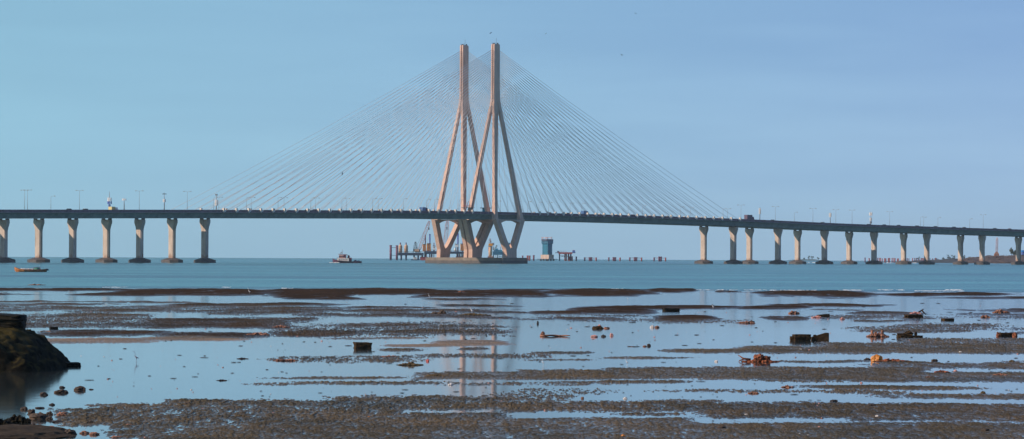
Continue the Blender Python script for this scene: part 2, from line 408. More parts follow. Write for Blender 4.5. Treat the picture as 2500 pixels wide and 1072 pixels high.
def vehicle(px, kind, m, label, lane=4.5):
    s = s_at(px, WN+lane, 1); c, t, n = frame(s); b = B(s, WN+lane, .05)
    M = Matrix(((t.x, n.x, 0), (t.y, n.y, 0), (0, 0, 1)))
    def V(x, y, z): return b+M @ Vector((x, y, z))
    if kind == 'car':
        r = empty('parked_car' if 0 else 'car', b, label, 'car', 'vehicles on the bridge')
        pr = [(-2.1, .35), (2.1, .35), (2.15, .85), (1.2, .98), (-1.95, 1.0), (-2.15, .8)]
        MB().loft([[V(x, y, z) for x, z in pr] for y in (-.88, .88)]).build('body', m, r)
        cp = [(-1.75, .99), (1.0, .97), (.35, 1.48), (-1.2, 1.5)]
        MB().loft([[V(x*(1 if abs(y) > .7 else 1), y, z) for x, z in cp] for y in (-.78, .78)]).build('cabin', GLASS, r)
        MB().loft([[V(x, y, z) for x, z in ((-1.22, 1.5), (.37, 1.48), (.3, 1.54), (-1.15, 1.56))] for y in (-.76, .76)]).build('roof', m, r)
        for x in (-1.35, 1.35):
            for y in (-.85, .85): MB().tube([V(x, y-.1, .33), V(x, y+.1, .33)], .33, 12).build('wheel', RUBBER, r)
    else:
        L, hh, m2 = {'truck': (4.9, 3.0, m), 'van': (4.8, 2.5, m), 'lorry': (8.0, 3.9, m)}[kind]
        r = empty('truck' if kind != 'van' else 'van', b, label, 'truck' if kind != 'van' else 'van', 'vehicles on the bridge')
        MB().box(V(-.9, 0, .65+(hh-.65)/2), (L-2.2, 2.3, hh-.65), M).build('cargo_box', m, r)
        cx = L/2-.95
        MB().loft([[V(x, y, z) for x, z in ((cx-.9, .5), (cx+.95, .5), (cx+.95, 1.5), (cx+.6, min(hh-.3, 2.7)), (cx-.9, min(hh-.3, 2.75)))] for y in (-1.1, 1.1)]).build('cab', WHITE if kind == 'van' else PURP, r)
        MB().box(V(0, 0, .5), (L-.3, .9, .25), M).build('chassis', DARK, r)
        for x in (-L/2+1.3, L/2-1.2):
            for y in (-1.02, 1.02): MB().tube([V(x, y-.13, .45), V(x, y+.13, .45)], .45, 12).build('wheel', RUBBER, r)
CARW = mat('white_car_paint', (.7, .68, .64), .35, .03, 1); CARD = mat('dark_car_paint', (.04, .04, .06), .35, .05, 1); CARR = mat('red_car_paint', (.4, .04, .04), .35, .05, 1); CARB = mat('blue_truck_paint', (.05, .14, .33), .4, .05, 1); VANY = mat('cream_van_paint', (.6, .5, .22), .5, .2, 1); PTR = mat('purple_grey_truck_paint', (.09, .05, .09), .5, .2, 1)
vehicle(1829, 'lorry', PTR, 'dark purple truck alone on the right viaduct left of an antenna mast')
vehicle(276, 'van', VANY, 'cream van passing below the thick blue antenna mast on the left')
vehicle(1034, 'truck', CARB, 'blue box truck on the deck left of the leftmost pylon leg')
vehicle(1427, 'truck', CARB, 'blue box truck on the deck under the right cable fan')
for px, m, lb in ((210, CARW, 'white car on the left viaduct between third and fourth piers'), (170, CARD, 'dark car above the third pier from the left'), (1105, CARR, 'dark red car between the left pylon legs'), (1112, CARW, 'pale car just behind the dark red car between pylon legs'),
                  (752, CARD, 'dark car under the middle of the left cable fan'), (770, CARR, 'red car under the middle of the left cable fan'), (955, CARD, 'dark car near the right end of the left cable fan'), (1342, CARD, 'dark car at the foot of the innermost right cables'),
                  (1546, CARR, 'orange red car under the right cable fan'), (1887, CARD, 'dark car on the right viaduct, first right of the tall mast'), (2009, CARW, 'white car left of the middle antenna mast on the right viaduct'), (2122, CARW, 'white car below the rightmost antenna mast'), (2160, CARD, 'dark car just right of the rightmost antenna mast'),
                  (2195, CARD, 'dark car above the tall pier with two dark neighbours on the right'), (2240, CARD, 'dark car midway between two right viaduct piers'), (2285, CARD, 'dark car following another on the right viaduct'), (2330, CARD, 'dark car just left of the white car at right'), (2355, CARW, 'white car near the right end of the viaduct'),
                  (2430, CARD, 'dark car above the red lattice mast'), (2466, CARR, 'red car at the right edge of the bridge'), (1390, CARD, 'dark car left of the blue truck under the right cables'), (880, CARW, 'white car in the left cable fan')):
    vehicle(px, 'car', m, lb, lane=R.choice((5.6, 5.9)))
# work platforms hung at the pylon feet
def wp(px, py, w, h, mt, mr, label, name, cat, Y):
    c = W(px, py, Y); sc = Y/FPX; r = empty(name, c, label, cat)
    MB().box(c, (w*sc, 6, .25), BR).build('platform_floor', mt, r)
    return r, c, sc
r, c, sc = wp(1142, 507, 20, 1, DARK, REDP, 'orange red work platform round the pylon legs just above the deck', 'work_platform', 'platform', 2060)
mb = MB()
for x in (-2.4, -1.2, 0, 1.2, 2.4): mb.tube([c+Vector((x, -1.6, 0)), c+Vector((x, -1.6, 1.3))], .08, 5)
mb.tube([c+Vector((-2.6, -1.6, 1.3)), c+Vector((2.6, -1.6, 1.3))], .1, 5); mb.tube([c+Vector((-1.6, -1.6, -2.2)), c+Vector((.4, -1.6, 3.6))], .16, 6); mb.tube([c+Vector((-2.6, -1.6, .6)), c+Vector((2.6, -1.6, .6))], .08, 5)
mb.build('railing', REDP, r)
mb = MB()
for x in (-2.2, 2.2): mb.tube([c+Vector((x, 0, 0)), c+Vector((x, 0, -2.0))], .15, 6)
mb.build('support_post', DARK, r)
c = B(s_at(1187, -WN), -WN, 0); r = empty('site_cabin', c, 'bright turquoise flat roofed cabin on the deck behind the near pylon leg', 'cabin')
MB().box(c+Vector((0, 0, 1.9)), (3.2, 3.2, 3.4), BR).build('wall', TEALL, r)
MB().box(c+Vector((-.3, 0, 3.85)), (5.2, 4.2, .45), BR).build('roof', TEAL, r)
MB().box(c+BR@Vector((0, 1.62, 2.0)), (1.2, .06, 1.0), BR).build('window', GLASS, r)
# ------------------------------------------------------------------ building site beyond the bridge
YR = 3500.0; SR = YR/FPX; ZR = zc(0, YR)
def pbox(mb, x0, x1, y0, y1, Y=YR, depth=4.0, rot=None, dy=0):
    a = W(x0, y0, Y+dy); b = W(x1, y1, Y+dy); c = (a+b)/2
    return mb.box(c, (abs(b.x-a.x), depth, abs(a.z-b.z)), rot)
def pile(px, ytop, ybot, wpx, m, label, group='steel piles standing in the sea', name='steel_pile', Y=YR, cap=None):
    t = W(px, ytop, Y); b = Vector((t.x, Y, zc(t.x, Y)-1)); rad = wpx*Y/FPX/2
    mb = MB(); mb.tube([b, b+(t-b)*.5, t], rad, 14); mb.tube([t-Vector((0, 0, .5)), t+Vector((0, 0, .02))], rad*1.12, 14)
    for q in (.35, .6, .8): z = b+(t-b)*q; mb.tube([z, z+Vector((0, 0, .25))], rad*1.05, 14)
    o = mb.build(name, m); o.location = b
    me = o.data
    for v in me.vertices: v.co -= b
    tag(o, label, 'pile', group); return o
p1_ = pile(954, 598.5, 634, 5.6, PURP, 'purple pile at the far left end of the building site')
p2_ = pile(969, 599, 634, 5.6, PURP, 'purple pile beside the left work platform, second from left')
for yy in (604.5, 623.5):
    mb = MB(); mb.tube([W(956, yy, YR), W(967, yy, YR)], .22, 6); mb.thing('brace_pipe', DARK, W(961, yy, YR), '%s thin pipe joining the two tall purple piles' % ('upper' if yy < 610 else 'lower'), 'pipe', 'pipes joining the purple piles')
def platform(x0, x1, y0, y1, legs, label, md, ml, depth=14, lw=3.6, ybot=634):
    c = W((x0+x1)/2, y1, YR); r = empty('work_platform', c, label, 'platform', 'work platforms of the building site')
    mb = MB(); pbox(mb, x0, x1, y0, y1, depth=depth); mb.build('platform_deck', md, r)
    mb = MB()
    n = int((x1-x0)/4)
    for i in range(n): pbox(mb, x0+4*i+.6, x0+4*i+1.3, y0+.5, y1-.5, depth=depth+.5)
    mb.tube([W(x0, y0-2.6, YR-depth/2), W(x1, y0-2.6, YR-depth/2)], .12, 5)
    for i in range(n+1): q = x0+(x1-x0)*i/n; mb.tube([W(q, y0, YR-depth/2), W(q, y0-2.6, YR-depth/2)], .1, 5)
    mb.build('railing', DARK, r)
    for i, x in enumerate(legs):
        for dy in (-depth*.35, depth*.35):
            t = W(x, y1, YR); t.y += dy; MB().tube([t+Vector((0, 0, .2)), Vector((t.x, t.y, zc(t.x, t.y)-1))], lw*SR/2, 10).build('leg', ml, r)
    return r
platform(972.5, 1034, 617, 624, [979.5, 991.5, 1011, 1021], 'dark blue work platform on piles carrying the beige casings and crawler crane', NAVY, NAVY)
platform(1036, 1066, 613, 620.5, [1040, 1054], 'dark green blue jack up deck with yellow towers left of the pylon struts', NAVY, PURP, 16, 3.4)
platform(1098, 1136, 614, 620, [1116, 1122, 1133], 'dark deck with blue legs seen between the left and middle pylon struts', NAVY, REDP, 16, 2.8)
for px, lb in ((977.5, 'beige drilling casing with dark rod, nearer the purple piles'), (991.5, 'beige drilling casing with dark rod, second on the left platform')):
    c = W(px, 617, YR); r = empty('drilling_casing', c, lb, 'casing', 'beige casings on the left platform')
    MB().tube([c, W(px, 601, YR), W(px, 599, YR), W(px, 597, YR)], [4.4*SR, 4.6*SR, 3.4*SR, 1.8*SR], 14).build('drum', BEIGE, r)
    MB().tube([W(px, 598, YR), W(px, 592.2, YR)], 1.5*SR, 8).build('rod', PURP, r)
    mb = MB()
    for q in (601, 605, 609, 613): mb.tube([W(px, q, YR), W(px, q+.6, YR)], 4.85*SR, 14)
    mb.build('hoop', RUST, r)
def lattice(mb, A, Bq, w, n, rad=.16):
    A = Vector(A); Bq = Vector(Bq); u = (Bq-A).normalized(); sx = u.cross(Vector((0, 1, 0))).normalized(); sy = Vector((0, 1, 0))
    cs = [(-1, -1), (1, -1), (1, 1), (-1, 1)]
    def P_(f, k): ww = w*(1 if .1 < f < .85 else .55); return A+(Bq-A)*f+sx*cs[k][0]*ww/2+sy*cs[k][1]*ww/2
    for k in range(4): mb.tube([P_(0, k), P_(.12, k), P_(.84, k), P_(1, k)], rad, 5)
    for i in range(n):
        for k in range(4):
            k2 = (k+1) % 4; mb.tube([P_(i/n, k), P_((i+1)/n, k2)], rad*.6, 4)
def crane(px, base, tip, m, label, bw=2.6, body=True):
    c = W(px, base, YR); r = empty('crawler_crane', c, label, 'crane', 'cranes of the building site')
    mb = MB(); lattice(mb, W(px+2, base-5, YR), W(tip[0], tip[1], YR), bw, 16); boom = mb.build('lattice_boom', m, r)
    mb = MB(); mb.tube([W(px-5, base-14, YR), W(tip[0], tip[1], YR)], .09, 4); mb.tube([W(px-5, base-14, YR), W(px-9, base-3, YR)], .25, 5); mb.tube([W(px-5, base-14, YR), W(px, base-4, YR)], .2, 5); mb.build('gantry_cable', DARK, r)
    if body:
        mb = MB(); pbox(mb, px-10, px+2, base-8, base-2.5, depth=4); mb.build('machinery_house', BEIGE, r)
        mb = MB(); pbox(mb, px-12, px-9.5, base-9, base-3, depth=4.4); mb.build('counterweight', DARK, r)
        mb = MB(); pbox(mb, px+1, px+4.5, base-7.5, base-2.6, depth=2.4); mb.build('operator_cab', GLASS, r)
        for dy in (-2.2, 2.2): mb = MB(); pbox(mb, px-8, px+6, base-2.6, base, depth=1.2, dy=dy); mb.build('crawler_track', DARK, r)
    t = W(tip[0], tip[1], YR); mb = MB(); h = W(tip[0]-1.3, tip[1]+19, YR); mb.tube([t, h], .08, 4); mb.box(h, (1.0, 1.0, 2.4)); mb.build('hook_block', DARK, boom)
    return r
crane(1021, 616.5, (1048.5, 539.5), PINKB, 'crawler crane with long red boom leaning right on the left platform')
crane(1084, 613.5, (1092.5, 538.5), PINKB, 'crane with steep red boom seen through the left pylon struts', 3.2)
c = W(1014, 608, YR); mb = MB(); lattice(mb, W(1010.5, 608, YR), W(1014, 591.5, YR), 1.2, 6, .13); lattice(mb, W(1018.5, 608, YR), W(1014.5, 591.5, YR), 1.2, 6, .13)
mb.box(W(1014.2, 591.3, YR), (1.6, .8, .8)); mb.tube([W(1008, 616.5, YR), W(1010.5, 608, YR)], .3, 5); mb.tube([W(1019, 616.5, YR), W(1018.5, 608, YR)], .3, 5)
mb.thing('gantry_frame', DARK, W(1014, 617, YR), 'small dark A shaped gantry on the left platform beside the crawler crane', 'gantry')
def tower_jack(px, yt, yb, w, label):
    c = W(px, yb, YR); r = empty('jacking_tower', c, label, 'jacking tower', 'yellow jacking towers')
    mb = MB()
    for dx in (-1, 1):
        for dy in (-1.4, 1.4): mb.tube([W(px+dx*w/2, yb, YR)+Vector((0, dy, 0)), W(px+dx*w/2, yt, YR)+Vector((0, dy, 0))], .35, 6)
    for i in range(6):
        q = yt+(yb-yt)*i/5; pbox(mb, px-w/2-.5, px+w/2+.5, q-.6, q+.6, depth=3.6)
    pbox(mb, px-w/2+1, px+w/2-1, yt+1, yb, depth=2.2); mb.build('frame', YELL, r)
    mb = MB()
    for i in range(5): q = yt+(yb-yt)*(i+.5)/5; mb.tube([W(px, q, YR)+Vector((0, -1.3, 0)), W(px, q, YR)+Vector((0, -1.7, 0))], .75, 10)
    mb.build('jack_cylinder', PURP, r)
    pbox(mb := MB(), px-w/2-1, px+w/2+1, yt-1.2, yt-.65, depth=4.2); mb.build('top_platform', DARK, r)
tower_jack(1036, 597, 613, 6.5, 'yellow jacking tower leftmost on the jack up deck')
tower_jack(1047, 595, 613, 8, 'largest yellow jacking tower, with round holes, left of the pylon struts')
tower_jack(1128.5, 596, 612, 7, 'yellow jacking tower seen between the left and middle pylon struts')
for px, yt, w, m, lb in ((1038.5, 573.5, 2.8, PURP, 'purple blue spud leg rising behind the leftmost yellow tower'), (1049.5, 571.5, 3.2, BLUES, 'tall bright blue spud leg behind the largest yellow tower'), (1118, 569, 3.6, BLUES, 'thick blue spud leg beside the left pylon strut'),
                         (1129.5, 573, 2.6, BLUES, 'thin blue spud leg above the yellow tower between the struts'), (1170.5, 572, 1.7, NAVY, 'thin dark pole seen through the middle pylon strut'), (1059.5, 593, 2.0, PURP, 'short purple pole at the right end of the jack up deck')):
    pile(px, yt, 634, w, m, lb, 'spud legs of the jack up platforms', 'spud_leg')
def simple(name, parts, label, cat, px, py, group=None, Y=YR):
    c = W(px, py, Y); r = empty(name, c, label, cat, group)
    for pn, m, boxes in parts:
        mb = MB()
        for b in boxes:
            if b[0] == 'b': pbox(mb, *b[1:5], Y=Y, depth=(b[5] if len(b) > 5 else 3))
            elif b[0] == 't': mb.tube([W(b[1], b[2], Y), W(b[3], b[4], Y)], b[5], 8)
            elif b[0] == 'l': lattice(mb, W(b[1], b[2], Y), W(b[3], b[4], Y), b[5], 8, .12)
        mb.build(pn, m, r)
    return r
simple('site_hut', [('wall', WHITE, [('b', 1057, 1063, 601, 610, 3)]), ('window', GLASS, [('b', 1059, 1061, 603, 605.5, 3.1)]), ('roof', RUST, [('b', 1056.5, 1063.5, 600, 601, 3.6)]), ('post', PURP, [('b', 1058, 1059, 610, 613), ('b', 1061, 1062, 610, 613)])], 'small white hut with a dark window on the jack up deck beside the pylon strut', 'hut', 1060, 613)
simple('site_hut', [('wall', WHITE, [('b', 1111, 1119, 596.5, 603, 3)]), ('roof', GREY, [('b', 1110.5, 1119.5, 595.3, 596.5, 3.6)]), ('post', GREY, [('b', 1112, 1112.8, 603, 614), ('b', 1117, 1117.8, 603, 614)])], 'white topped hut on stilts between the left and middle pylon struts', 'hut', 1115, 614)
simple('pump_unit', [('drum', WHITE, [('t', 1111, 613, 1111, 606, .7), ('t', 1117, 613, 1117, 607, .6)]), ('frame', GREY, [('b', 1109.5, 1119, 612.4, 613.8), ('b', 1113, 1114, 604, 612)])], 'pale tanks standing below the hut between the struts', 'pump', 1114, 614)
simple('red_barge', [('hull', REDP, [('b', 1026, 1044.5, 627, 635.5, 12)]), ('deck_house', RUST, [('b', 1029, 1033, 622, 627, 3), ('b', 1036, 1041, 620.5, 627, 3)]), ('fender_pipe', PINK, [('t', 1029, 634, 1032, 624, .45), ('t', 1037, 635, 1037, 621, .5), ('t', 1034, 631, 1027, 627, .4)])], 'dark red barge moored at the left corner of the pylon pile cap', 'barge', 1035, 635.5)
simple('red_barge', [('hull', REDP, [('b', 1113, 1136, 626, 634, 12)]), ('post', RUST, [('b', 1116, 1117.5, 620, 626), ('b', 1125, 1127, 620, 626), ('b', 1131, 1133, 619, 626)]), ('deck_house', PALE, [('b', 1121.5, 1124, 623, 626)])], 'dark red barge behind the pile cap between the left and middle struts', 'barge', 1124, 634)
def motorboat(px, py, L, label):
    c = W(px, py, YR-20); c.z = zc(c.x, c.y); r = empty('work_boat', c, label, 'boat')
    def hull(L, bw, h): return [[c+Vector((x*L/2, y*bw/2*wd, z)) for y, z in ((-1, h+sh), (-.7, -.3), (.7, -.3), (1, h+sh))] for x, wd, sh in ((-1, .8, 0), (-.3, 1, 0), (.5, .9, .15), (1, .12, .5))]
    MB().loft(hull(L, 2.6, .9)).build('hull', NAVY, r)
    MB().loft([[c+Vector((x, y, z)) for x, z in ((-L*.25, .8), (L*.2, .85), (L*.12, 2.9), (-L*.25, 2.9))] for y in (-1, 1)]).build('cabin', WHITE, r)
    MB().box(c+Vector((0, 0, 2.1)), (L*.3, 2.04, .6)).build('window', GLASS, r)
    MB().box(c+Vector((-.1, 0, 3.0)), (L*.5, 2.3, .15)).build('roof', PALE, r)
motorboat(1014, 633.6, 8, 'small white cabin boat moored under the left work platform')
simple('drilling_rig', [('mast', RUST, [('l', 1193.5, 613, 1196.5, 582, 1.6), ('l', 1200, 613, 1197.5, 586, 1.2)]), ('machinery_house', YELL, [('b', 1193, 1202.5, 594.5, 600.5, 3)]), ('upper_platform', GREY, [('b', 1201, 1206.5, 593, 599, 2.5), ('b', 1192, 1205, 600.5, 601.8, 4)]), ('casing', BEIGE, [('t', 1197, 602, 1197, 628, 1.7)]), ('base_frame', RUST, [('b', 1190.5, 1204, 626, 634, 8)])], 'tall brown drilling rig with a yellow cab between the middle and right struts', 'drilling rig', 1197, 634)
simple('service_barge', [('hull', TEAL, [('b', 1203, 1229, 613.5, 622.5, 10), ('b', 1206, 1225, 610, 613.5, 6)]), ('machine', TEALL, [('b', 1209, 1216, 607, 610.2, 4), ('b', 1219, 1226, 611, 615, 10.4)]), ('pile_support', DARK, [('b', 1203.5, 1206, 622.5, 634), ('b', 1214, 1216, 622.5, 634), ('b', 1226, 1228, 622.5, 634)]), ('derrick', RUST, [('l', 1206, 611, 1213.5, 598.5, .9), ('l', 1204.5, 611, 1204, 603, .8), ('t', 1213, 599, 1213, 610, .18), ('t', 1222, 602, 1222, 611, .2)]), ('white_tank', WHITE, [('b', 1199.5, 1201.5, 624.5, 628.5), ('b', 1209.5, 1211.5, 623.5, 628.5), ('b', 1218, 1220.5, 624, 628), ('b', 1222, 1224.5, 624.5, 628)]), ('crate', PINK, [('b', 1228.5, 1232, 624.5, 629)])], 'teal machinery barge with small derrick between the middle and right struts', 'barge', 1216, 634)
simple('service_hoist', [('cabin', TEAL, [('b', 1241.5, 1245.5, 592.5, 600, 2.5)]), ('lattice_mast', DARK, [('l', 1243.5, 634, 1243.5, 600, 1.4)]), ('arm', TEALL, [('b', 1240, 1243, 597, 599.5, 2)])], 'teal hoist seen in the notch of the right pylon strut', 'hoist', 1243, 634)
# turquoise pier formwork tower
c = W(1336, 636, YR); c.z = ZR; r = empty('formwork_tower', c, 'tall turquoise formwork tower round a new pier right of the pylon', 'tower')
def wz(py): return W(1336, py, YR).z
FR = BR
mb = MB()
for i, (dx, dy) in enumerate([(a, b) for a in (-3, 3) for b in (-2.6, 2.6)]): mb.box(c+FR@Vector((dx, dy, (wz(622)+wz(588))/2-c.z)), (1.1, 1.1, wz(588)-wz(622)), FR)
mb.box(Vector((c.x, c.y, (wz(622)+wz(590))/2)), (5.4, 4.6, wz(590)-wz(622)), FR); mb.build('formwork_panel', TEAL, r)
mb = MB()
for z in range(8):
    q = wz(620)+(wz(592)-wz(620))*z/7; mb.box(Vector((c.x, c.y, q)), (7.6, 6.8, .35), FR)
for a in range(7):
    mb.box(Vector((c.x, c.y, (wz(622)+wz(588))/2))+FR@Vector((-3.3+a*1.1, 0, 0)), (.25, 6.6, wz(588)-wz(622)), FR); 
    if a < 6: mb.box(Vector((c.x, c.y, (wz(622)+wz(588))/2))+FR@Vector((0, -2.8+a*1.1, 0)), (7.3, .25, wz(588)-wz(622)), FR)
mb.build('stiffening_rib', TEALL, r)
MB().loft([[Vector((c.x, c.y, z))+FR@Vector((x*q, y*q2, 0)) for x, y in ((-1, -1), (1, -1), (1, 1), (-1, 1))] for z, q, q2 in ((wz(598), 3.4, 3.0), (wz(594), 4.2, 3.9), (wz(588), 4.2, 3.9))]).build('flared_head_form', TEAL, r)
MB().box(Vector((c.x, c.y, wz(586))), (10.5, 6.6, 1.5), FR).build('top_platform', NAVY, r)
mb = MB()
for x in (-4.8, -3.2, 1.8, 3.4):
    for y in (-3, 3): mb.box(Vector((c.x, c.y, wz(582.5)))+FR@Vector((x, y, 0)), (.3, .3, 3.0), FR)
mb.box(Vector((c.x, c.y, wz(580)))+FR@Vector((-4, 0, 0)), (1.8, 6.2, .3), FR); mb.box(Vector((c.x, c.y, wz(580)))+FR@Vector((2.6, 0, 0)), (1.8, 6.2, .3), FR); mb.build('railing', PINK, r)
MB().box(Vector((c.x, c.y, (wz(622)+wz(632))/2)), (8.2, 9.6, wz(622)-wz(632)), FR).build('concrete_base', concrete_mat('new_concrete', (.55, .42, .34), .1), r)
mb = MB(); mb.box(Vector((c.x, c.y, wz(632.8))), (15, 13.5, .5), FR)
mb.build('raft', DARK, r)
for x in (-4.6, 0, 4.6):
    for y in (-4.2, 4.2): q = c+FR@Vector((x, y, 0)); MB().tube([Vector((q.x, q.y, ZR-2)), Vector((q.x, q.y, wz(632.5)))], .9, 10).build('pile_support', PURP, r)
# red trestle
simple('red_trestle', [('cross_beam', REDP, [('b', 1363.5, 1397, 615.8, 620.2, 9)]), ('deck_plank', NAVY, [('b', 1355.5, 1364, 616.5, 618, 7), ('b', 1396.5, 1405, 616.3, 618, 7)]), ('leg', NAVY, [('t', 1366, 620, 1366, 639, .62), ('t', 1393.5, 620, 1393.5, 639, .75)]), ('inner_leg', REDP, [('t', 1379.5, 620, 1379.5, 639, .7), ('t', 1383, 620, 1383, 639, .5), ('t', 1388, 620, 1388, 639, .7)]), ('pile_group', REDP, [('t', 1391, 626, 1391, 639, 1.0), ('t', 1396, 626, 1396, 639, 1.0)]),
   ('cross_brace', DARK, [('t', 1367, 625, 1375, 624, .2), ('t', 1370, 627, 1379, 624.5, .2), ('t', 1374, 624, 1380, 628, .2), ('t', 1384, 628, 1388, 622, .2)]), ('hut', BLUEP, [('b', 1397.5, 1404, 611, 616.3, 3)]), ('hut_roof', WHITE, [('b', 1397, 1403, 610.2, 611, 3.4)]), ('hopper', PURP, [('b', 1360.5, 1365, 612.8, 616.4, 3)]), ('railing', PINK, [('t', 1366, 613, 1366, 615.8, .12), ('t', 1371, 613, 1371, 615.8, .12), ('t', 1376, 613, 1376, 615.8, .12), ('t', 1382, 613, 1382, 615.8, .12), ('t', 1366, 613.2, 1382, 613.2, .1)])], 'dark red trestle platform with overhanging ends right of the turquoise tower', 'platform', 1380, 639)
PG = 'steel piles standing in the sea'
pile(1276, 624, 636, 3.4, PURP, 'short purple pile just right of the tower pile cap', PG)
for i, (a, nm) in enumerate(((1288, 'left'), (1293, 'right'))): pile(a, 624, 636, 4.4, REDP, '%s one of the touching dark red piles left of the turquoise tower' % nm, PG)
pile(1303, 623, 637, 4, PURP, 'single purple pile closest to the turquoise tower on its left', PG)
pile(1407, 626.5, 637.5, 3.6, PURP, 'single pile right of the red trestle', PG)
for gi, (a, b, c3, nm) in enumerate(((1427.5, 1441.6, 1455.5, 'first'), (1486.5, 1500, 1513.8, 'second'), (1537.6, 1551.7, 1566.3, 'third'), (1597, 1611.5, 1625, 'fourth'))):
    pile(a, 628.5, 638.5, 3.6, PURP, 'left pile of the %s row of piles right of the trestle' % nm, PG)
    pile(c3, 628.8, 638.5, 3.6, REDP, 'right pile of the %s row of piles right of the trestle' % nm, PG)
    for k, dx in enumerate((-2.2, 2.2)): pile(b+dx, 628+(gi == 3)*(-1.5), 639, 4.6, PURP, '%s pile of the thick middle pair, %s pile row right of trestle' % (('left', 'right')[k], nm), PG)
    if gi != 1:
        mb = MB(); mb.tube([W(a, 629.8, YR), W(b, 630, YR), W(c3, 630.4, YR)], .2, 5); mb.thing('brace_pipe', DARK, W(b, 630, YR), 'thin pipe on top of the %s pile row right of the trestle' % nm, 'pipe', 'pipes along the pile rows')
# red piles by the right shore
YS = 3350.0
xs = [2112, 2122, 2139, 2143, 2147, 2150, 2154, 2160, 2163, 2169, 2172, 2178, 2182, 2185, 2191, 2194, 2211, 2215, 2219, 2228, 2233, 2237, 2243, 2249, 2254, 2277, 2284, 2290]
for i, x in enumerate(xs):
    pile(x, 630+R.uniform(-1, 1)+(x-2112)*.008, 638.5, 2.3+R.uniform(-.3, .8), (REDP, PURP)[i == 0 or R.random() < .2], 'dark red pile in the crowded row before the right headland', 'crowded red piles near the right shore', Y=YS)
# ------------------------------------------------------------------ tug and fishing boat
Yt = 2010.0; c = W(846, 641.5, Yt); c.z = zc(c.x, c.y); r = empty('tugboat', c, 'tugboat with white and pink superstructure and dark hull left of the pylons', 'boat')
S = Yt/FPX
def tz(py): return (641.8-py)*S
def tx(px): return (px-846)*S
rg = []
for px, wd, sh, kl in ((812, .15, 2.6, .5), (816, .6, 2.1, 0), (826, 1, 1.4, -.5), (850, 1, 1.0, -.6), (872, 1, .95, -.6), (881, .9, 1.1, -.4), (883, .6, 1.1, .1)):
    rg.append([c+Vector((tx(px), y*2.6*wd, z)) for y, z in ((-1, sh), (-.85, kl), (.85, kl), (1, sh))])
MB().loft(rg).build('hull', mat('tug_hull', (.07, .02, .05), .5, .3, 1), r)
mb = MB()
for px in range(828, 862, 5): mb.tube([c+Vector((tx(px), -2.7, .7)), c+Vector((tx(px)+.05, -2.95, .7))], .42, 10)
mb.build('tyre_fender', RUBBER, r)
dkh = MB().box(c+Vector(((tx(823)+tx(852))/2, 0, (tz(636.5)+tz(630.5))/2)), (tx(852)-tx(823), 3.8, tz(630.5)-tz(637.5))).build('main_deckhouse', WHITE, r)
wlh = MB().box(c+Vector(((tx(826)+tx(847))/2, 0, (tz(622)+tz(630.5))/2)), (tx(844)-tx(826.5), 3.2, tz(621.5)-tz(630.5))).build('wheelhouse', mat('pink_white_paint', (.80, .42, .36), .5, .2, 1), r)
for px in (829, 832, 835, 838, 841): MB().box(c+Vector((tx(px), -1.62, tz(626))), (.42, .06, .9)).build('window', GLASS, wlh)
for px in (829, 833, 838, 842.5, 847): MB().box(c+Vector((tx(px), -1.92, tz(633.8))), (.35, .06, .55)).build('window', GLASS, dkh)
MB().loft([[c+Vector((tx(px), y, z+dz)) for px, z in ((826, tz(620.8)), (846, tz(621.4)), (846, tz(620.4)), (826, tz(619.8)))] for y, dz in ((-1.8, 0), (1.8, 0))]).build('roof', REDP, r)
MB().box(c+Vector((tx(841.5), -.2, tz(625))), (1.0, 3.3, 1.4)).build('awning', PURP, r)
MB().tube([c+Vector((tx(851), 0, tz(631))), c+Vector((tx(851), 0, tz(623)))], [.6, .5], 10).build('funnel', REDP, r)
mb = MB(); mb.tube([c+Vector((tx(835.5), 0, tz(620))), c+Vector((tx(835.5), 0, tz(608.5)))], .08, 5); mb.tube([c+Vector((tx(833), 0, tz(613))), c+Vector((tx(838), 0, tz(613)))], .06, 5); mb.tube([c+Vector((tx(831), 0, tz(616))), c+Vector((tx(831), 0, tz(620)))], .1, 5)
mb.box(c+Vector((tx(834), 0, tz(617))), (.9, .5, .5)); mb.build('mast', GREY, r)
mb = MB()
for px in (823, 828, 833, 838, 843, 848, 853, 857): mb.tube([c+Vector((tx(px), -2.0, tz(630.4))), c+Vector((tx(px), -2.0, tz(628)))], .05, 4)
mb.tube([c+Vector((tx(823), -2.0, tz(628))), c+Vector((tx(857), -2.0, tz(628)))], .05, 4); mb.tube([c+Vector((tx(846), 0, tz(621))), c+Vector((tx(855), 0, tz(626)))], .12, 5)
mb.build('railing', PURP, r)
MB().box(c+Vector((tx(855.5), 0, tz(633.5))), (1.4, 2.6, 2.0)).build('winch', PURP, r)
mb = MB(); mb.box(c+Vector((tx(871), 0, tz(637.3))), (3.2, 4.6, .7)); mb.box(c+Vector((tx(868), 0, tz(636))), (1.0, 1.5, .8)); mb.build('aft_cargo', NAVY, r)
fm = MB()
for i in range(26): q = R.random(); fm.blob(c+Vector((tx(806+22*q), -2.9-R.random(), .12)), (1.8*R.uniform(.4, 1), .8, .5), i, .4, 2, 1)
fm.thing('bow_wave', FOAM, c, 'white bow wave breaking at the front of the tugboat', 'foam')
bpy.data.objects['bow_wave']['kind'] = 'stuff'
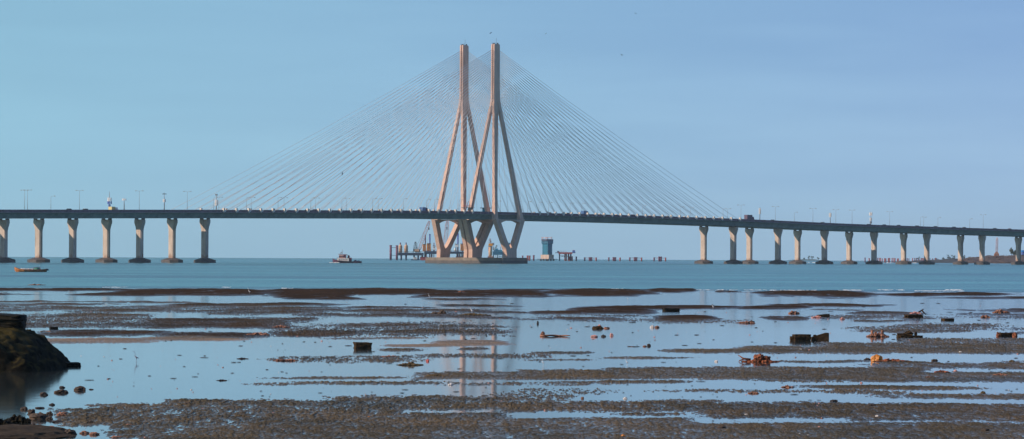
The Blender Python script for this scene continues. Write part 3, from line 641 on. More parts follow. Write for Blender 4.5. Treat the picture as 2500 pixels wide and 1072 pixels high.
# fishing boat
c = G(78, 664); Yb = c.y; S = Yb/FPX
r = empty('fishing_boat', c, 'small wooden fishing boat with orange bow and green tarpaulin at left', 'boat')
def bx(px): return (px-78)*S
def bz(py): return (664.0-py)*S
rg = []; rin = []
for px, wd, top, kl in ((35.5, .05, 652.2, 659), (39, .35, 653.6, 662), (46, .7, 656.3, 663.5), (60, .95, 658, 664.5), (80, 1, 658.6, 664.6), (100, .9, 658, 664.4), (111, .6, 657, 663.6), (114, .4, 656.8, 662.5)):
    w_ = .85*wd
    rg.append([c+Vector((bx(px), y, z)) for y, z in ((-w_, bz(top)), (-w_*.9, bz((top+kl)/2)), (-w_*.4, bz(kl)-.15), (w_*.4, bz(kl)-.15), (w_*.9, bz((top+kl)/2)), (w_, bz(top)))])
WOOD = mat('red_brown_hull', (.17, .06, .03), .7, .4, 2, col2=(.28, .12, .06)); BOWP = mat('orange_bow_paint', (.48, .17, .05), .6, .25, 3)
MB().loft(rg).build('hull', WOOD, r)
MB().loft([[p+Vector((0, (-.015 if k < 3 else .015), .008)) for k, p in enumerate(q)] for q in rg[:4]]).build('painted_bow', BOWP, r)
mb = MB()
for k in (0, 5): mb.tube([q[k] for q in rg], .045, 6)
mb.build('gunwale', WOOD, r)
mb = MB(); mb.blob(c+Vector((bx(90), 0, bz(657.5))), (1.6, 1.3, .9), 3, .15, 1.2, 3); mb.build('tarpaulin', mat('green_tarpaulin', (.03, .17, .12), .6, .4, 4), r)
mb = MB()
for px in (83, 98):
    for y in (-.6, .6): mb.tube([c+Vector((bx(px), y, bz(659))), c+Vector((bx(px), y, bz(653)))], .03, 5)
mb.tube([c+Vector((bx(x), -.6, bz(y))) for x, y in ((82, 654.5), (85, 652.6), (92, 652), (98, 653.4))], .04, 6); mb.tube([c+Vector((bx(x), .6, bz(y))) for x, y in ((82, 654.5), (85, 652.6), (92, 652), (98, 653.4))], .04, 6); mb.build('canopy_frame', PURP, r)
mb = MB()
for i in range(7): mb.blob(c+Vector((bx(52+4.4*i+R.uniform(-1, 1)), -.2+R.uniform(-.2, .2), bz(657.7-R.uniform(0, 1)))), (.6, .7, .35), i, .4, 2, 2)
mb.build('heaped_net', PALE, r)
mb = MB(); mb.blob(c+Vector((bx(115), -.1, bz(658))), (.75, .5, .5), 5, .3, 1.5, 2); mb.tube([c+Vector((bx(113), 0, bz(658))), c+Vector((bx(119.5), 0, bz(661)))], .06, 6); mo = mb.build('outboard_motor', mat('motor_black', (.015, .02, .05), .5, .2, 3), r)
mb = MB(); mb.tube([c+Vector((bx(97), 0, bz(658))), c+Vector((bx(96), 0, bz(645)))], .02, 5); mb.build('flag_pole', GREY, r)
# ------------------------------------------------------------------ birds
def wader(px, py, hpx, m, label, name='egret', facing=-1, tall=True):
    c = G(px, py); k = c.y/FPX*hpx
    me = bpy.data.meshes.new(name)
    if tall: pts = [(0, 0, .42, .085), (.12, 0, .38, .05), (.24, 0, .33, .02), (-.10, 0, .50, .055), (-.15, 0, .60, .028), (-.11, 0, .72, .02), (-.14, 0, .85, .018), (-.17, 0, .93, .02), (-.21, 0, .955, .034), (-.26, 0, .95, .018), (-.40, 0, .945, .006)]
    else: pts = [(0, 0, .5, .15), (.14, 0, .46, .1), (.3, 0, .4, .03), (-.12, 0, .62, .1), (-.16, 0, .74, .05), (-.18, 0, .82, .045), (-.2, 0, .9, .05), (-.24, 0, .95, .06), (-.3, 0, .94, .05), (-.34, 0, .92, .02), (-.46, 0, .9, .008)]
    edges = [(0, 1), (1, 2), (0, 3)]+[(i, i+1) for i in range(3, 10)]
    n = len(pts)
    for y in (-.035, .035):
        i = len(pts); pts += [(.01, y, .33, .02), (.02+y*.4, y, .18, .010), (.0+y, y, .0, .010), (-.07+y, y, .0, .008)]; edges += [(0, i), (i, i+1), (i+1, i+2), (i+2, i+3)]
    me.from_pydata([(p[0]*k*-facing*1.0 if 0 else p[0]*k*(-facing), p[1]*k, p[2]*k) for p in pts], edges, [])
    o = bpy.data.objects.new(name, me); COL.objects.link(o); o.location = c
    sk = o.modifiers.new('skin', 'SKIN'); sk.use_smooth_shade = True
    for v, p in zip(me.skin_vertices[0].data, pts): v.radius = (p[3]*k, p[3]*k*.85)
    me.skin_vertices[0].data[0].use_root = True
    ss = o.modifiers.new('sub', 'SUBSURF'); ss.levels = 1; ss.render_levels = 1
    me.materials.append(m)
    tag(o, label, 'bird'); return o
wader(333, 884, 27, GREYF, 'tall grey heron wading alone in the clear pool at lower left', 'heron')
wader(1326, 893, 19, EGRET, 'pale egret standing in the pool right of the pylon reflection', facing=-1)
wader(1531, 893, 20, EGRET, 'slender white egret in the pool right of centre')
wader(609, 718, 15, EGRET, 'white egret on the far brown mud bar at left', facing=-1)
wader(1048, 728, 12, EGRET, 'white egret at the near edge of the far mud bar left of the pylon')
wader(1152, 766, 15, EGRET, 'white egret standing by the lime plastic scrap', tall=False)
wader(1741, 754, 10, EGRET, 'white gull like bird on the brown bar right of the dark slab', 'gull', tall=False)
wader(1533, 733, 7, EGRET, 'small white gull in the far channel right of centre', 'gull', tall=False)
wader(893, 751, 8, GREYF, 'small grey wader on the thin mud strip left of the two dark stones', 'wader', tall=False)
def flyer(px, py, Y, span, ang, label, name='kite'):
    c = W(px, py, Y); mb = MB(); M = Matrix.Rotation(ang, 3, 'Y')
    def q(x, y, z): return c+M@Vector((x, y, z))*span
    prof = [(-.30, .004), (-.22, .03), (-.1, .055), (.05, .06), (.16, .045), (.22, .035), (.27, .01)]
    rings = [[q(x, math.cos(a)*rr, math.sin(a)*rr) for a in [k*math.pi/4 for k in range(8)]] for x, rr in prof]
    mb.loft(rings, True)
    for sg in (-1, 1):
        mb.loft([[q(x0, 0+sg*0, sg*z-t), q(x1, .0, sg*z-t), q(x1, .035-z*.1, sg*z+t), q(x0, .035-z*.1, sg*z+t)] for z, x0, x1, t in ((.0, -.08, .12, .02), (.22, -.06, .12, .018), (.36, -.10, .05, .012), (.5, -.16, -.06, .006))])
    mb.loft([[q(x, y*wd, -.006), q(x, -y*wd, -.006), q(x, -y*wd, .006), q(x, y*wd, .006)] for x, wd, y in ((-.2, .03, 1), (-.38, .09, 1))])
    o = mb.thing(name, BLACKF, c, label, 'bird'); return o
flyer(836, 424, 420, .42, math.radians(8), 'black bird flying in front of the left cable fan')
flyer(1198, 80.5, 700, .55, math.radians(60), 'small dark bird flying above the near pylon top', 'gliding_bird')
flyer(1333, 82, 700, .34, math.radians(40), 'tiny dark bird in the sky right of the pylon tops', 'gliding_bird')
flyer(1518, 134, 700, .50, math.radians(110), 'small dark bird flying above the right cable fan', 'gliding_bird')
flyer(1552, 32.5, 700, .40, math.radians(100), 'tiny dark bird near the top of the sky', 'gliding_bird')
# ------------------------------------------------------------------ right headland, far shore
def land(name, x0, x1, Y0, Y1, prof, m, seed, rough=1.0, nx=160, ny=26):
    xs_ = [q[0] for q in prof]; ys_ = [q[1] for q in prof]
    vs = []; fs = []
    for j in range(ny):
        Y = Y0+(Y1-Y0)*j/(ny-1)
        for i in range(nx):
            px = x0+(x1-x0)*i/(nx-1); py = float(np.interp(px, xs_, ys_)); hh = max(0, W(px, py, (Y0+Y1)/2).z-zc(0, Y))
            X = (px-1250)/FPX*Y; f = math.sin(math.pi*min(1, j/(ny-1)*1.0))**.6
            nz = noise.fractal(Vector((X*.06, Y*.03, seed)), 1, 2.2, 5)
            z = zc(X, Y)-.6+(hh+.6)*f*(1+.22*rough*nz)+(.5*nz*rough if 0 < j < ny-1 else 0)
            vs.append((X, Y+6*noise.noise(Vector((X*.03, j*1.0, seed))), z))
    for j in range(ny-1):
        for i in range(nx-1): a = j*nx+i; fs.append((a, a+1, a+nx+1, a+nx))
    mb = MB(); mb.add(vs, fs); o = mb.build(name, m); o['kind'] = 'structure'; return o
LANDM = mat('rocky_scrub_ground', (.05, .03, .034), .9, .6, .3, bump=1.0, col2=(.13, .08, .06))
LANDD = mat('dark_shore_rock', (.035, .04, .05), .9, .4, .1, bump=1.0)
land('headland', 2330, 2900, 3080, 3260, [(2330, 643), (2352, 634), (2370, 629.5), (2400, 627.5), (2440, 626), (2470, 625), (2500, 625), (2600, 622), (2900, 618)], LANDM, 3)
land('rocky_shore', 2195, 2700, 3240, 3380, [(2195, 643), (2215, 638), (2260, 636), (2300, 634), (2313, 631.5), (2340, 632), (2400, 630), (2700, 626)], LANDD, 9)
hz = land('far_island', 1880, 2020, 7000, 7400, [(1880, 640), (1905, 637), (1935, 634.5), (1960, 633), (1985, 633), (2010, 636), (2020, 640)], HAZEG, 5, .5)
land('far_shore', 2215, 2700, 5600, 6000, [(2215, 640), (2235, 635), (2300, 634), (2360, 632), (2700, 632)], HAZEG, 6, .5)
def leafcloud(mb, c, d, n, size, seed=0):
    rr = random.Random(seed)
    cl = [Vector((rr.gauss(0, .4), rr.gauss(0, .4), rr.gauss(0, .38))) for _ in range(max(4, n//60))]
    for i in range(n):
        q = rr.choice(cl)+Vector((rr.gauss(0, .17), rr.gauss(0, .17), rr.gauss(0, .15)))
        p = Vector(c)+Vector((q.x*d[0]/2, q.y*d[1]/2, q.z*d[2]/2))
        u = Vector((rr.gauss(0, 1), rr.gauss(0, 1), rr.gauss(0, 1))).normalized(); w = u.cross(Vector((rr.gauss(0, 1), rr.gauss(0, 1), rr.gauss(0, 1)))).normalized(); s_ = size*rr.uniform(.5, 1.3)
        mb.add([p-u*s_, p+w*s_*.6, p+u*s_, p-w*s_*.6], [(0, 1, 2, 3)])
mb = MB(); rr = random.Random(4)
for i in range(170):
    px = rr.uniform(2350, 2560); Y = rr.uniform(3100, 3230); py = float(np.interp(px, [2350, 2370, 2400, 2440, 2500, 2560], [636, 630.5, 628, 626.5, 625, 624]))+rr.uniform(-1, 9)
    leafcloud(mb, W(px, py, Y), (rr.uniform(3, 8), 5, rr.uniform(1.2, 3)), 60, .35, i)
o = mb.build('scrub', SCRUB); tag(o, 'reddish dry scrub covering the rocky headland at right', 'scrub', kind='stuff')
def tree(px, ytop, ybot, wpx, Y, m, label, dens=1500, grp='trees beyond the water'):
    b = W(px, ybot, Y); t = W(px, ytop, Y); S_ = Y/FPX; h = t.z-b.z; r = empty('tree', b, label, 'tree', grp); w = wpx*S_
    mb = MB(); mb.tube([b-Vector((0, 0, 1)), b+Vector((.1, 0, h*.4)), b+Vector((-.1, 0, h*.7))], [w*.07, w*.05, w*.02], 7)
    for k in range(6): a = k*1.05; mb.tube([b+Vector((0, 0, h*(.3+.05*k))), b+Vector((math.cos(a)*w*.3, math.sin(a)*w*.3, h*(.6+.04*k)))], [w*.03, w*.01], 5)
    mb.build('trunk', WEED, r)
    mb = MB(); leafcloud(mb, b+Vector((0, 0, h*.62)), (w, w, h*.8), dens, w*.05+.12, int(px)); mb.build('crown', m, r)
tree(2470, 606, 625, 14, 3200, LEAF, 'shaggy round tree on the headland left of the last bridge pier')
tree(2478, 612, 627, 12, 3215, LEAF, 'smaller dark tree leaning against the shaggy round headland tree')
for x, yt, w, yb in ((1862, 626.5, 7, 634), (1872, 629, 6, 635)): pass
k = 0
for x, yt, w in ((1950, 629, 10), (1975, 624, 9), (1983, 622.5, 8), (1997, 628, 9), (1963, 628, 9)):
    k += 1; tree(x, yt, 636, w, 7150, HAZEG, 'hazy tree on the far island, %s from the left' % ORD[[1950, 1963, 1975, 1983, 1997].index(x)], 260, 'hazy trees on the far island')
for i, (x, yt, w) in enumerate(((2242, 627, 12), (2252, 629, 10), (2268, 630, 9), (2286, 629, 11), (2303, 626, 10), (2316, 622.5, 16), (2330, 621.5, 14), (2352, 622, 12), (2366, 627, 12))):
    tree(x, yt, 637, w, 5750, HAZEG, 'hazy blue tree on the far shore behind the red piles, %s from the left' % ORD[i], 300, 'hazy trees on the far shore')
b = W(2433, 621, 3200); r = empty('lattice_mast', b, 'red and white lattice mast on the headland between two right piers', 'mast')
mb = MB(); lattice(mb, b-Vector((0, 0, 3)), W(2434.5, 580, 3200), 1.5, 18, .13); mb.build('lattice', mat('mast_red_white', (.45, .10, .10), .6, .6, .25, col2=(.6, .4, .4)), r)
mb = MB(); mb.loft([[b+Vector((x*q, y*q, z)) for x, y in ((-1, -1), (1, -1), (1, 1), (-1, 1))] for z, q in ((-3, 2.4), (.4, 1.9), (2.4, .5))]); mb.build('base_hut', RUST, r)
simple('shore_shed', [('wall', BLUEP, [('b', 2494, 2530, 615, 622, 10)]), ('roof', mat('blue_roof', (.02, .22, .60), .5, .1, 1), [('b', 2493, 2532, 611, 615.2, 12)]), ('lower_wall', LANDD, [('b', 2494, 2531, 621, 628, 9)])], 'bright blue roofed shed at the right edge beyond the last pier', 'shed', 2510, 628, Y=3180)
# ------------------------------------------------------------------ tidal flat and water
def hsh(ix, iy, s): v = np.sin(ix*127.1+iy*311.7+s*74.7)*43758.5453; return v-np.floor(v)
def vn(x, y, s):
    ix = np.floor(x); iy = np.floor(y); fx = x-ix; fy = y-iy; fx = fx*fx*(3-2*fx); fy = fy*fy*(3-2*fy)
    return (hsh(ix, iy, s)*(1-fx)+hsh(ix+1, iy, s)*fx)*(1-fy)+(hsh(ix, iy+1, s)*(1-fx)+hsh(ix+1, iy+1, s)*fx)*fy
def fbm(x, y, s, o=4, g=.5):
    a = 1; t = 0; n = 0
    for k in range(o): t = t+a*(vn(x, y, s+k*7)-.5)*2; n += a; a *= g; x = x*2.03+11.3; y = y*2.03+5.7
    return t/n
ST = [  # x0,x1,ytop,ybot, amplitude, tone (0 grey silt .. 1 brown bar), grit
 (-1000, 480, 703.5, 711, 1, 1, .1), (-1000, 160, 716, 719.5, .8, .9, .1), (240, 700, 703.5, 723, 1, 1, .1), (150, 420, 715, 722.5, .8, .9, .1), (600, 960, 703.5, 724, 1, 1, .1), (690, 900, 716, 732.5, 1, 1, .1), (820, 1120, 703.5, 721, 1, 1, .1), (1010, 1350, 706, 727, 1, 1, .1), (1300, 1620, 706.5, 723.5, 1, 1, .1), (1560, 1710, 706.5, 713, .9, 1, .1),
 (1735, 1810, 711, 716, .8, 1, .1), (1810, 2170, 710, 725, 1, 1, .1), (1960, 2150, 712, 728, .9, 1, .1), (2130, 2480, 714, 723, 1, 1, .1), (2280, 3500, 722.5, 732, 1, 1, .1), (2450, 3500, 714, 718, .8, 1, .1),
 (-200, 420, 735.5, 738, .6, .3, .3), (240, 520, 737, 740, .6, .3, .3), (-100, 330, 740, 744, .6, .4, .4), (330, 860, 741, 749.5, .9, .8, .2), (600, 820, 740, 747, .9, .9, .2), (830, 1090, 749, 753.5, .9, .8, .2), (1065, 1270, 745, 749, .9, .8, .2), (1020, 1230, 730, 734, .7, .7, .2),
 (-1000, 700, 744, 765, .5, .4, 1.0), (-1000, 400, 764, 790, .42, .3, 1.1), (560, 900, 747, 772, .5, .5, .7), (480, 640, 756, 770, .45, .5, .7), (-1000, 300, 756, 760, .7, .3, .6),
 (700, 1300, 752, 778, .35, .6, 1.0), (1250, 1640, 766, 786, .2, .5, 1.0), (640, 1250, 786, 822, .12, .4, 1.0), (1900, 3500, 768, 784, .25, .5, 1.0), (800, 1100, 756, 764, .7, .5, .5), (900, 1300, 757, 762, .6, .6, .5), (780, 1230, 766, 775, .8, .7, .4), (1060, 1300, 770, 777, .8, .8, .3), (1100, 1330, 759, 765, .8, .8, .3),
 (1290, 1460, 757, 768, .9, .9, .2), (1370, 1640, 748, 768, 1, 1, .2), (1420, 1880, 745, 757, 1, 1, .15), (1800, 1990, 745, 758, 1, 1, .15), (1850, 2220, 742, 750, .9, .9, .15), (1320, 1560, 772, 782, .8, .8, .4), (1580, 1775, 768, 786, 1, 1, .2), (1240, 1420, 775, 781, .6, .5, .5), (1560, 1860, 780, 788, .35, .2, 1.0),
 (1860, 1985, 772, 783, 1, .9, .2), (1980, 2120, 757, 760, .7, .5, .3), (2060, 2280, 760, 772, .8, .7, .4), (1950, 2260, 768, 779, .4, .2, .9), (2060, 2230, 781, 787, .5, .3, .6), (2295, 3500, 752, 762, 1, .9, .2), (2270, 3500, 763, 773, .8, .9, .2), (2330, 2500, 773, 779, .6, .6, .4),
 (200, 480, 783, 801, .8, .7, .5), (330, 760, 775, 804, 1, .8, .3), (600, 800, 776, 790, .7, .6, .6), (-200, 360, 787, 803, .7, .5, .5), (600, 730, 792, 805, 1, .9, .2), (790, 1075, 791, 799.5, .9, .6, .3), (1060, 1300, 794, 800, .6, .4, .6), (840, 1290, 805, 815, .75, .4, .5), (640, 880, 808, 823, 1, .8, .3), 
 (60, 420, 805, 822, 1, .9, .2), (360, 700, 812, 826, 1, .9, .2), (40, 420, 823, 838, .7, -1, .1), (300, 640, 822, 832, .7, -.8, .1),
 (900, 1020, 848, 856, .7, .1, .5), (900, 1260, 838, 845, .7, -.8, .1), (1040, 1270, 830, 845, .9, -.9, .1), (1085, 1165, 848, 856, .8, .3, .3), (780, 1080, 824, 829, .4, -.3, .4), (960, 1330, 864, 874, .45, .1, .8), (640, 1060, 868, 884, .28, .1, .9), (1280, 1460, 858, 865, .8, .1, .4), (1230, 1330, 862, 876, .3, .1, .9),
 (1600, 1900, 853, 864, .9, .05, .4), (1800, 2300, 844, 866, 1, .05, .4), (2000, 3500, 836, 866, 1, .1, .4), (2200, 3500, 826, 850, .7, .05, .6), (2300, 3500, 796, 812, .55, .7, .5), (2400, 3500, 806, 818, .9, .8, .3), (2060, 2420, 797, 810, .25, .2, 1.1), (2060, 2400, 804, 814, .75, .3, .5), (1420, 1720, 872, 877.5, .9, .05, .3), (2170, 2480, 790, 800, .25, .2, 1.1),
 (1240, 1450, 878, 881, .6, 0, .4), (1900, 2160, 881, 886.5, .8, .05, .4), (2150, 2320, 884, 890, .7, .1, .5),
 (650, 1020, 919, 925, .8, 0, .5), (600, 1180, 932, 940, .5, 0, .8), (1000, 1500, 908, 929, 1, .1, .4), (1240, 1560, 902, 926, 1, .1, .45), (1450, 1900, 897, 929, 1, .1, .4), (1700, 2300, 896, 931, 1, .15, .4), (2100, 3500, 884, 904, 1, .2, .4), (2060, 3500, 908, 935, 1, .15, .35), (1080, 1560, 935, 943, .45, 0, .7), (1290, 1740, 931, 939, .9, .05, .4), (1820, 2120, 930, 934, .3, .05, .8),
 (1920, 2430, 942, 953, .95, .1, .5), (1600, 2100, 955, 962, .55, .1, .8), (2130, 3500, 960, 976, .95, .1, .4), (2000, 2250, 955, 966, .3, .1, 1.0), (1250, 1520, 950, 966, .12, 0, 1.1), (1200, 1420, 960, 985, .45, .05, 1.0),
 (150, 560, 994, 1040, .75, .1, .8), (240, 700, 984, 1030, .8, .15, .7), (430, 1000, 973, 1012, .85, .1, .75), (800, 1300, 966, 1000, .8, .1, .75), (600, 1240, 1003, 1060, 1, .15, .55), (260, 700, 1018, 1070, .9, .15, .65), (330, 3500, 1038, 1500, 1.3, .12, .34), (1200, 1600, 978, 1004, .85, .2, .7), (1440, 1800, 978, 1006, .8, .2, .7), (1700, 2200, 984, 1022, .95, .3, .5), (2050, 3500, 984, 1030, 1, .3, .5), (1180, 1700, 1018, 1060, 1, .15, .4), (1600, 3500, 1030, 1100, 1, .15, .4), (1500, 1720, 1008, 1014, .6, .2, .8),
]
vv = np.concatenate([np.arange(72, 480, .85), np.arange(480, 1000, 8), np.arange(1000, 2400, 90)])   # angular depression rows: finer where the ground is seen at a graze
uu = np.concatenate([np.arange(-2600, -1330, 12), np.arange(-1330, 1330, 1.45), np.arange(1330, 2600, 12)])
DD = FPX*H/vv
U, D_ = np.meshgrid(uu, DD)
X = U/FPX*D_; Y = D_.copy()
PX = U+1250; PYg = 536+FPX*math.tan(PITCH)+FPX*(H+(X*X+Y*Y)/(2*RE))/Y+ROLL*U    # where each ground point is seen, used only to lay out the bars
warp = fbm(X/9, Y/30, 3, 4); warp2 = fbm(X/2.2, Y/7, 13, 3)
PYw = PYg+(3.0*warp+1.6*warp2)*(1+(PYg-700)/320); PXw = PX+45*fbm(X/14, Y/16, 21, 3)
cov = np.full(X.shape, -.95); wt = np.zeros(X.shape)+1e-6; tone = np.zeros(X.shape); grit = np.zeros(X.shape)
for x0, x1, y0, y1, a, tn, gr in ST:
    xc, hw, yc, hh = (x0+x1)/2, (x1-x0)/2, (y0+y1)/2, (y1-y0)/2+.6
    u = np.abs((PXw-xc)/hw); w = np.abs((PYw-yc)/hh)
    e = np.clip(1.15-np.sqrt(u**3.2+w**2.4), 0, .75)/.75
    if hh > 11:
        e2 = np.clip(np.minimum((1-w)*hh/7, (1-u)*hw/60)+.15, 0, 1); e = np.maximum(e, e2)
    c_ = -.95+(a+.95)*e**.7
    k = e*1.0
    cov = np.maximum(cov, c_); wt += k; tone += k*tn; grit += k*gr
tone /= wt; grit = np.where(wt > .02, grit/wt, .3)
A_ = .022*(D_/110)**.9
farw = np.clip((D_-190)/110, 0, 1)
hf = (1-.6*farw)*fbm(X/.085, Y/.5, 31, 3, .8)*np.clip(300/D_, .3, 1)*1.7+(fbm(X/.5, Y/2.6, 37, 3)*(1-farw)+fbm(X/3.5, Y/11, 39, 4, .6)*1.3*farw)*.6
mf = fbm(X/2.4, Y/8, 41, 4)
big = fbm(X/6, Y/22, 47, 3)
slope = np.clip((PYg-900)/200, 0, 1)
rag = fbm(X/4.5, Y/20, 53, 4, .65)*np.clip((D_-220)/120, 0, 1)*(cov > -.8)
Z = A_*(.75*rag+np.minimum(1.15*cov, .85+.3*(tone > .6))+.55*mf*(cov > -.9)+grit*(1.25*hf+.35*big)+.32*hf-.08*(cov < -.5))
Z = np.where(cov < -.9, np.minimum(Z, A_*(-.45+.9*np.maximum(0, hf-.28)*(big+.5))), Z)
Z = Z+np.where(tone > .6, .05*np.clip(cov, 0, 1)*np.clip((D_-250)/250, 0, 1)*(1+2*np.maximum(0, big)), 0)
slit = np.clip(1-np.abs(fbm(X/10, Y/16, 61, 4))/.045, 0, 1)*np.clip((D_-200)/100, 0, 1)
slit2 = np.clip(1-np.abs(fbm(X/3.2, Y/8, 67, 3))/.06, 0, 1)*np.clip((D_-180)/80, 0, 1)
Z = Z-A_*(1.3*slit*(big > -.15)+.6*slit2*(mf > 0))*(cov > 0)
relief = Z/A_
Zw = -(X*X+Y*Y)/(2*RE)
nr, ncl = X.shape
co = np.stack([X, Y, Z+Zw], -1).reshape(-1, 3).astype(np.float32)
def grid_mesh(name, co, nr, ncl, m, smooth=True):
    me = bpy.data.meshes.new(name); me.vertices.add(len(co)); me.vertices.foreach_set('co', co.ravel())
    a = (np.arange(nr-1)[:, None]*ncl+np.arange(ncl-1)[None, :]).ravel(); q = np.stack([a, a+1, a+ncl+1, a+ncl], -1).astype(np.int32)
    me.loops.add(q.size); me.loops.foreach_set('vertex_index', q.ravel()); me.polygons.add(len(q))
    me.polygons.foreach_set('loop_start', np.arange(0, q.size, 4, dtype=np.int32)); me.polygons.foreach_set('loop_total', np.full(len(q), 4, np.int32)); me.update(calc_edges=True)
    me.polygons.foreach_set('use_smooth', np.full(len(q), smooth)); me.materials.append(m)
    o = bpy.data.objects.new(name, me); COL.objects.link(o); o['kind'] = 'structure'; return o, me
# silt material: grey silt to brown weedy bars, gloss where it is wet
mm = bpy.data.materials.new('tidal_silt'); mm.use_nodes = True; nt = mm.node_tree; N = nt.nodes; L = nt.links; b = N['Principled BSDF']
at = N.new('ShaderNodeAttribute'); at.attribute_name = 'soil'; sp = N.new('ShaderNodeSeparateColor'); L.new(at.outputs['Color'], sp.inputs[0])
geo = N.new('ShaderNodeNewGeometry')
def ntex(sc, det=5, rough=.6):
    t = N.new('ShaderNodeTexNoise'); t.inputs['Scale'].default_value = sc; t.inputs['Detail'].default_value = det; t.inputs['Roughness'].default_value = rough; L.new(geo.outputs['Position'], t.inputs['Vector']); return t
n1 = ntex(.16, 8, .75); n2 = ntex(9.0, 8, .8)
def ramp(src, cols, pos):
    r_ = N.new('ShaderNodeValToRGB'); L.new(src, r_.inputs['Fac'])
    for i, (c_, p_) in enumerate(zip(cols, pos)):
        e = r_.color_ramp.elements[i] if i < 2 else r_.color_ramp.elements.new(p_)
        e.position = p_; e.color = (*c_, 1)
    return r_
SILT = ramp(sp.outputs['Red'], [(.17, .145, .12), (.074, .069, .052), (.030, .019, .010)], [0.0, .5, 1.0])
fine = ramp(n2.outputs['Fac'], [(.45, .42, .40), (1.9, 1.75, 1.6)], [.35, .68])
mx = N.new('ShaderNodeMixRGB'); mx.blend_type = 'MULTIPLY'; mx.inputs['Fac'].default_value = 1; L.new(SILT.outputs[0], mx.inputs['Color1']); L.new(fine.outputs[0], mx.inputs['Color2'])
lg = ramp(n1.outputs['Fac'], [(.55, .62, .66), (1.75, 1.45, 1.15)], [.35, .65])
mx2 = N.new('ShaderNodeMixRGB'); mx2.blend_type = 'MULTIPLY'; mx2.inputs['Fac'].default_value = .8; L.new(mx.outputs[0], mx2.inputs['Color1']); L.new(lg.outputs[0], mx2.inputs['Color2'])
L.new(mx2.outputs[0], b.inputs['Base Color'])
rg_ = N.new('ShaderNodeMapRange'); rg_.inputs['To Min'].default_value = .28; rg_.inputs['To Max'].default_value = .85; L.new(sp.outputs['Green'], rg_.inputs['Value']); L.new(rg_.outputs[0], b.inputs['Roughness'])
sl = N.new('ShaderNodeMapRange'); sl.inputs['To Min'].default_value = .4; sl.inputs['To Max'].default_value = .02; L.new(sp.outputs['Green'], sl.inputs['Value']); L.new(sl.outputs[0], b.inputs['Specular IOR Level'])
bp = N.new('ShaderNodeBump'); bp.inputs['Strength'].default_value = .7; bp.inputs['Distance'].default_value = .03; L.new(n2.outputs['Fac'], bp.inputs['Height']); L.new(bp.outputs[0], b.inputs['Normal'])
o, me = grid_mesh('tidal_flat', co, nr, ncl, mm, True)
ca = me.color_attributes.new('soil', 'FLOAT_COLOR', 'POINT')
cc = np.ones((len(co), 4), np.float32); cc[:, 0] = np.clip(.5+tone*.5, 0, 1).ravel(); cc[:, 1] = np.clip(relief*.9-.1, 0, 1).ravel(); ca.data.foreach_set('color', cc.ravel())
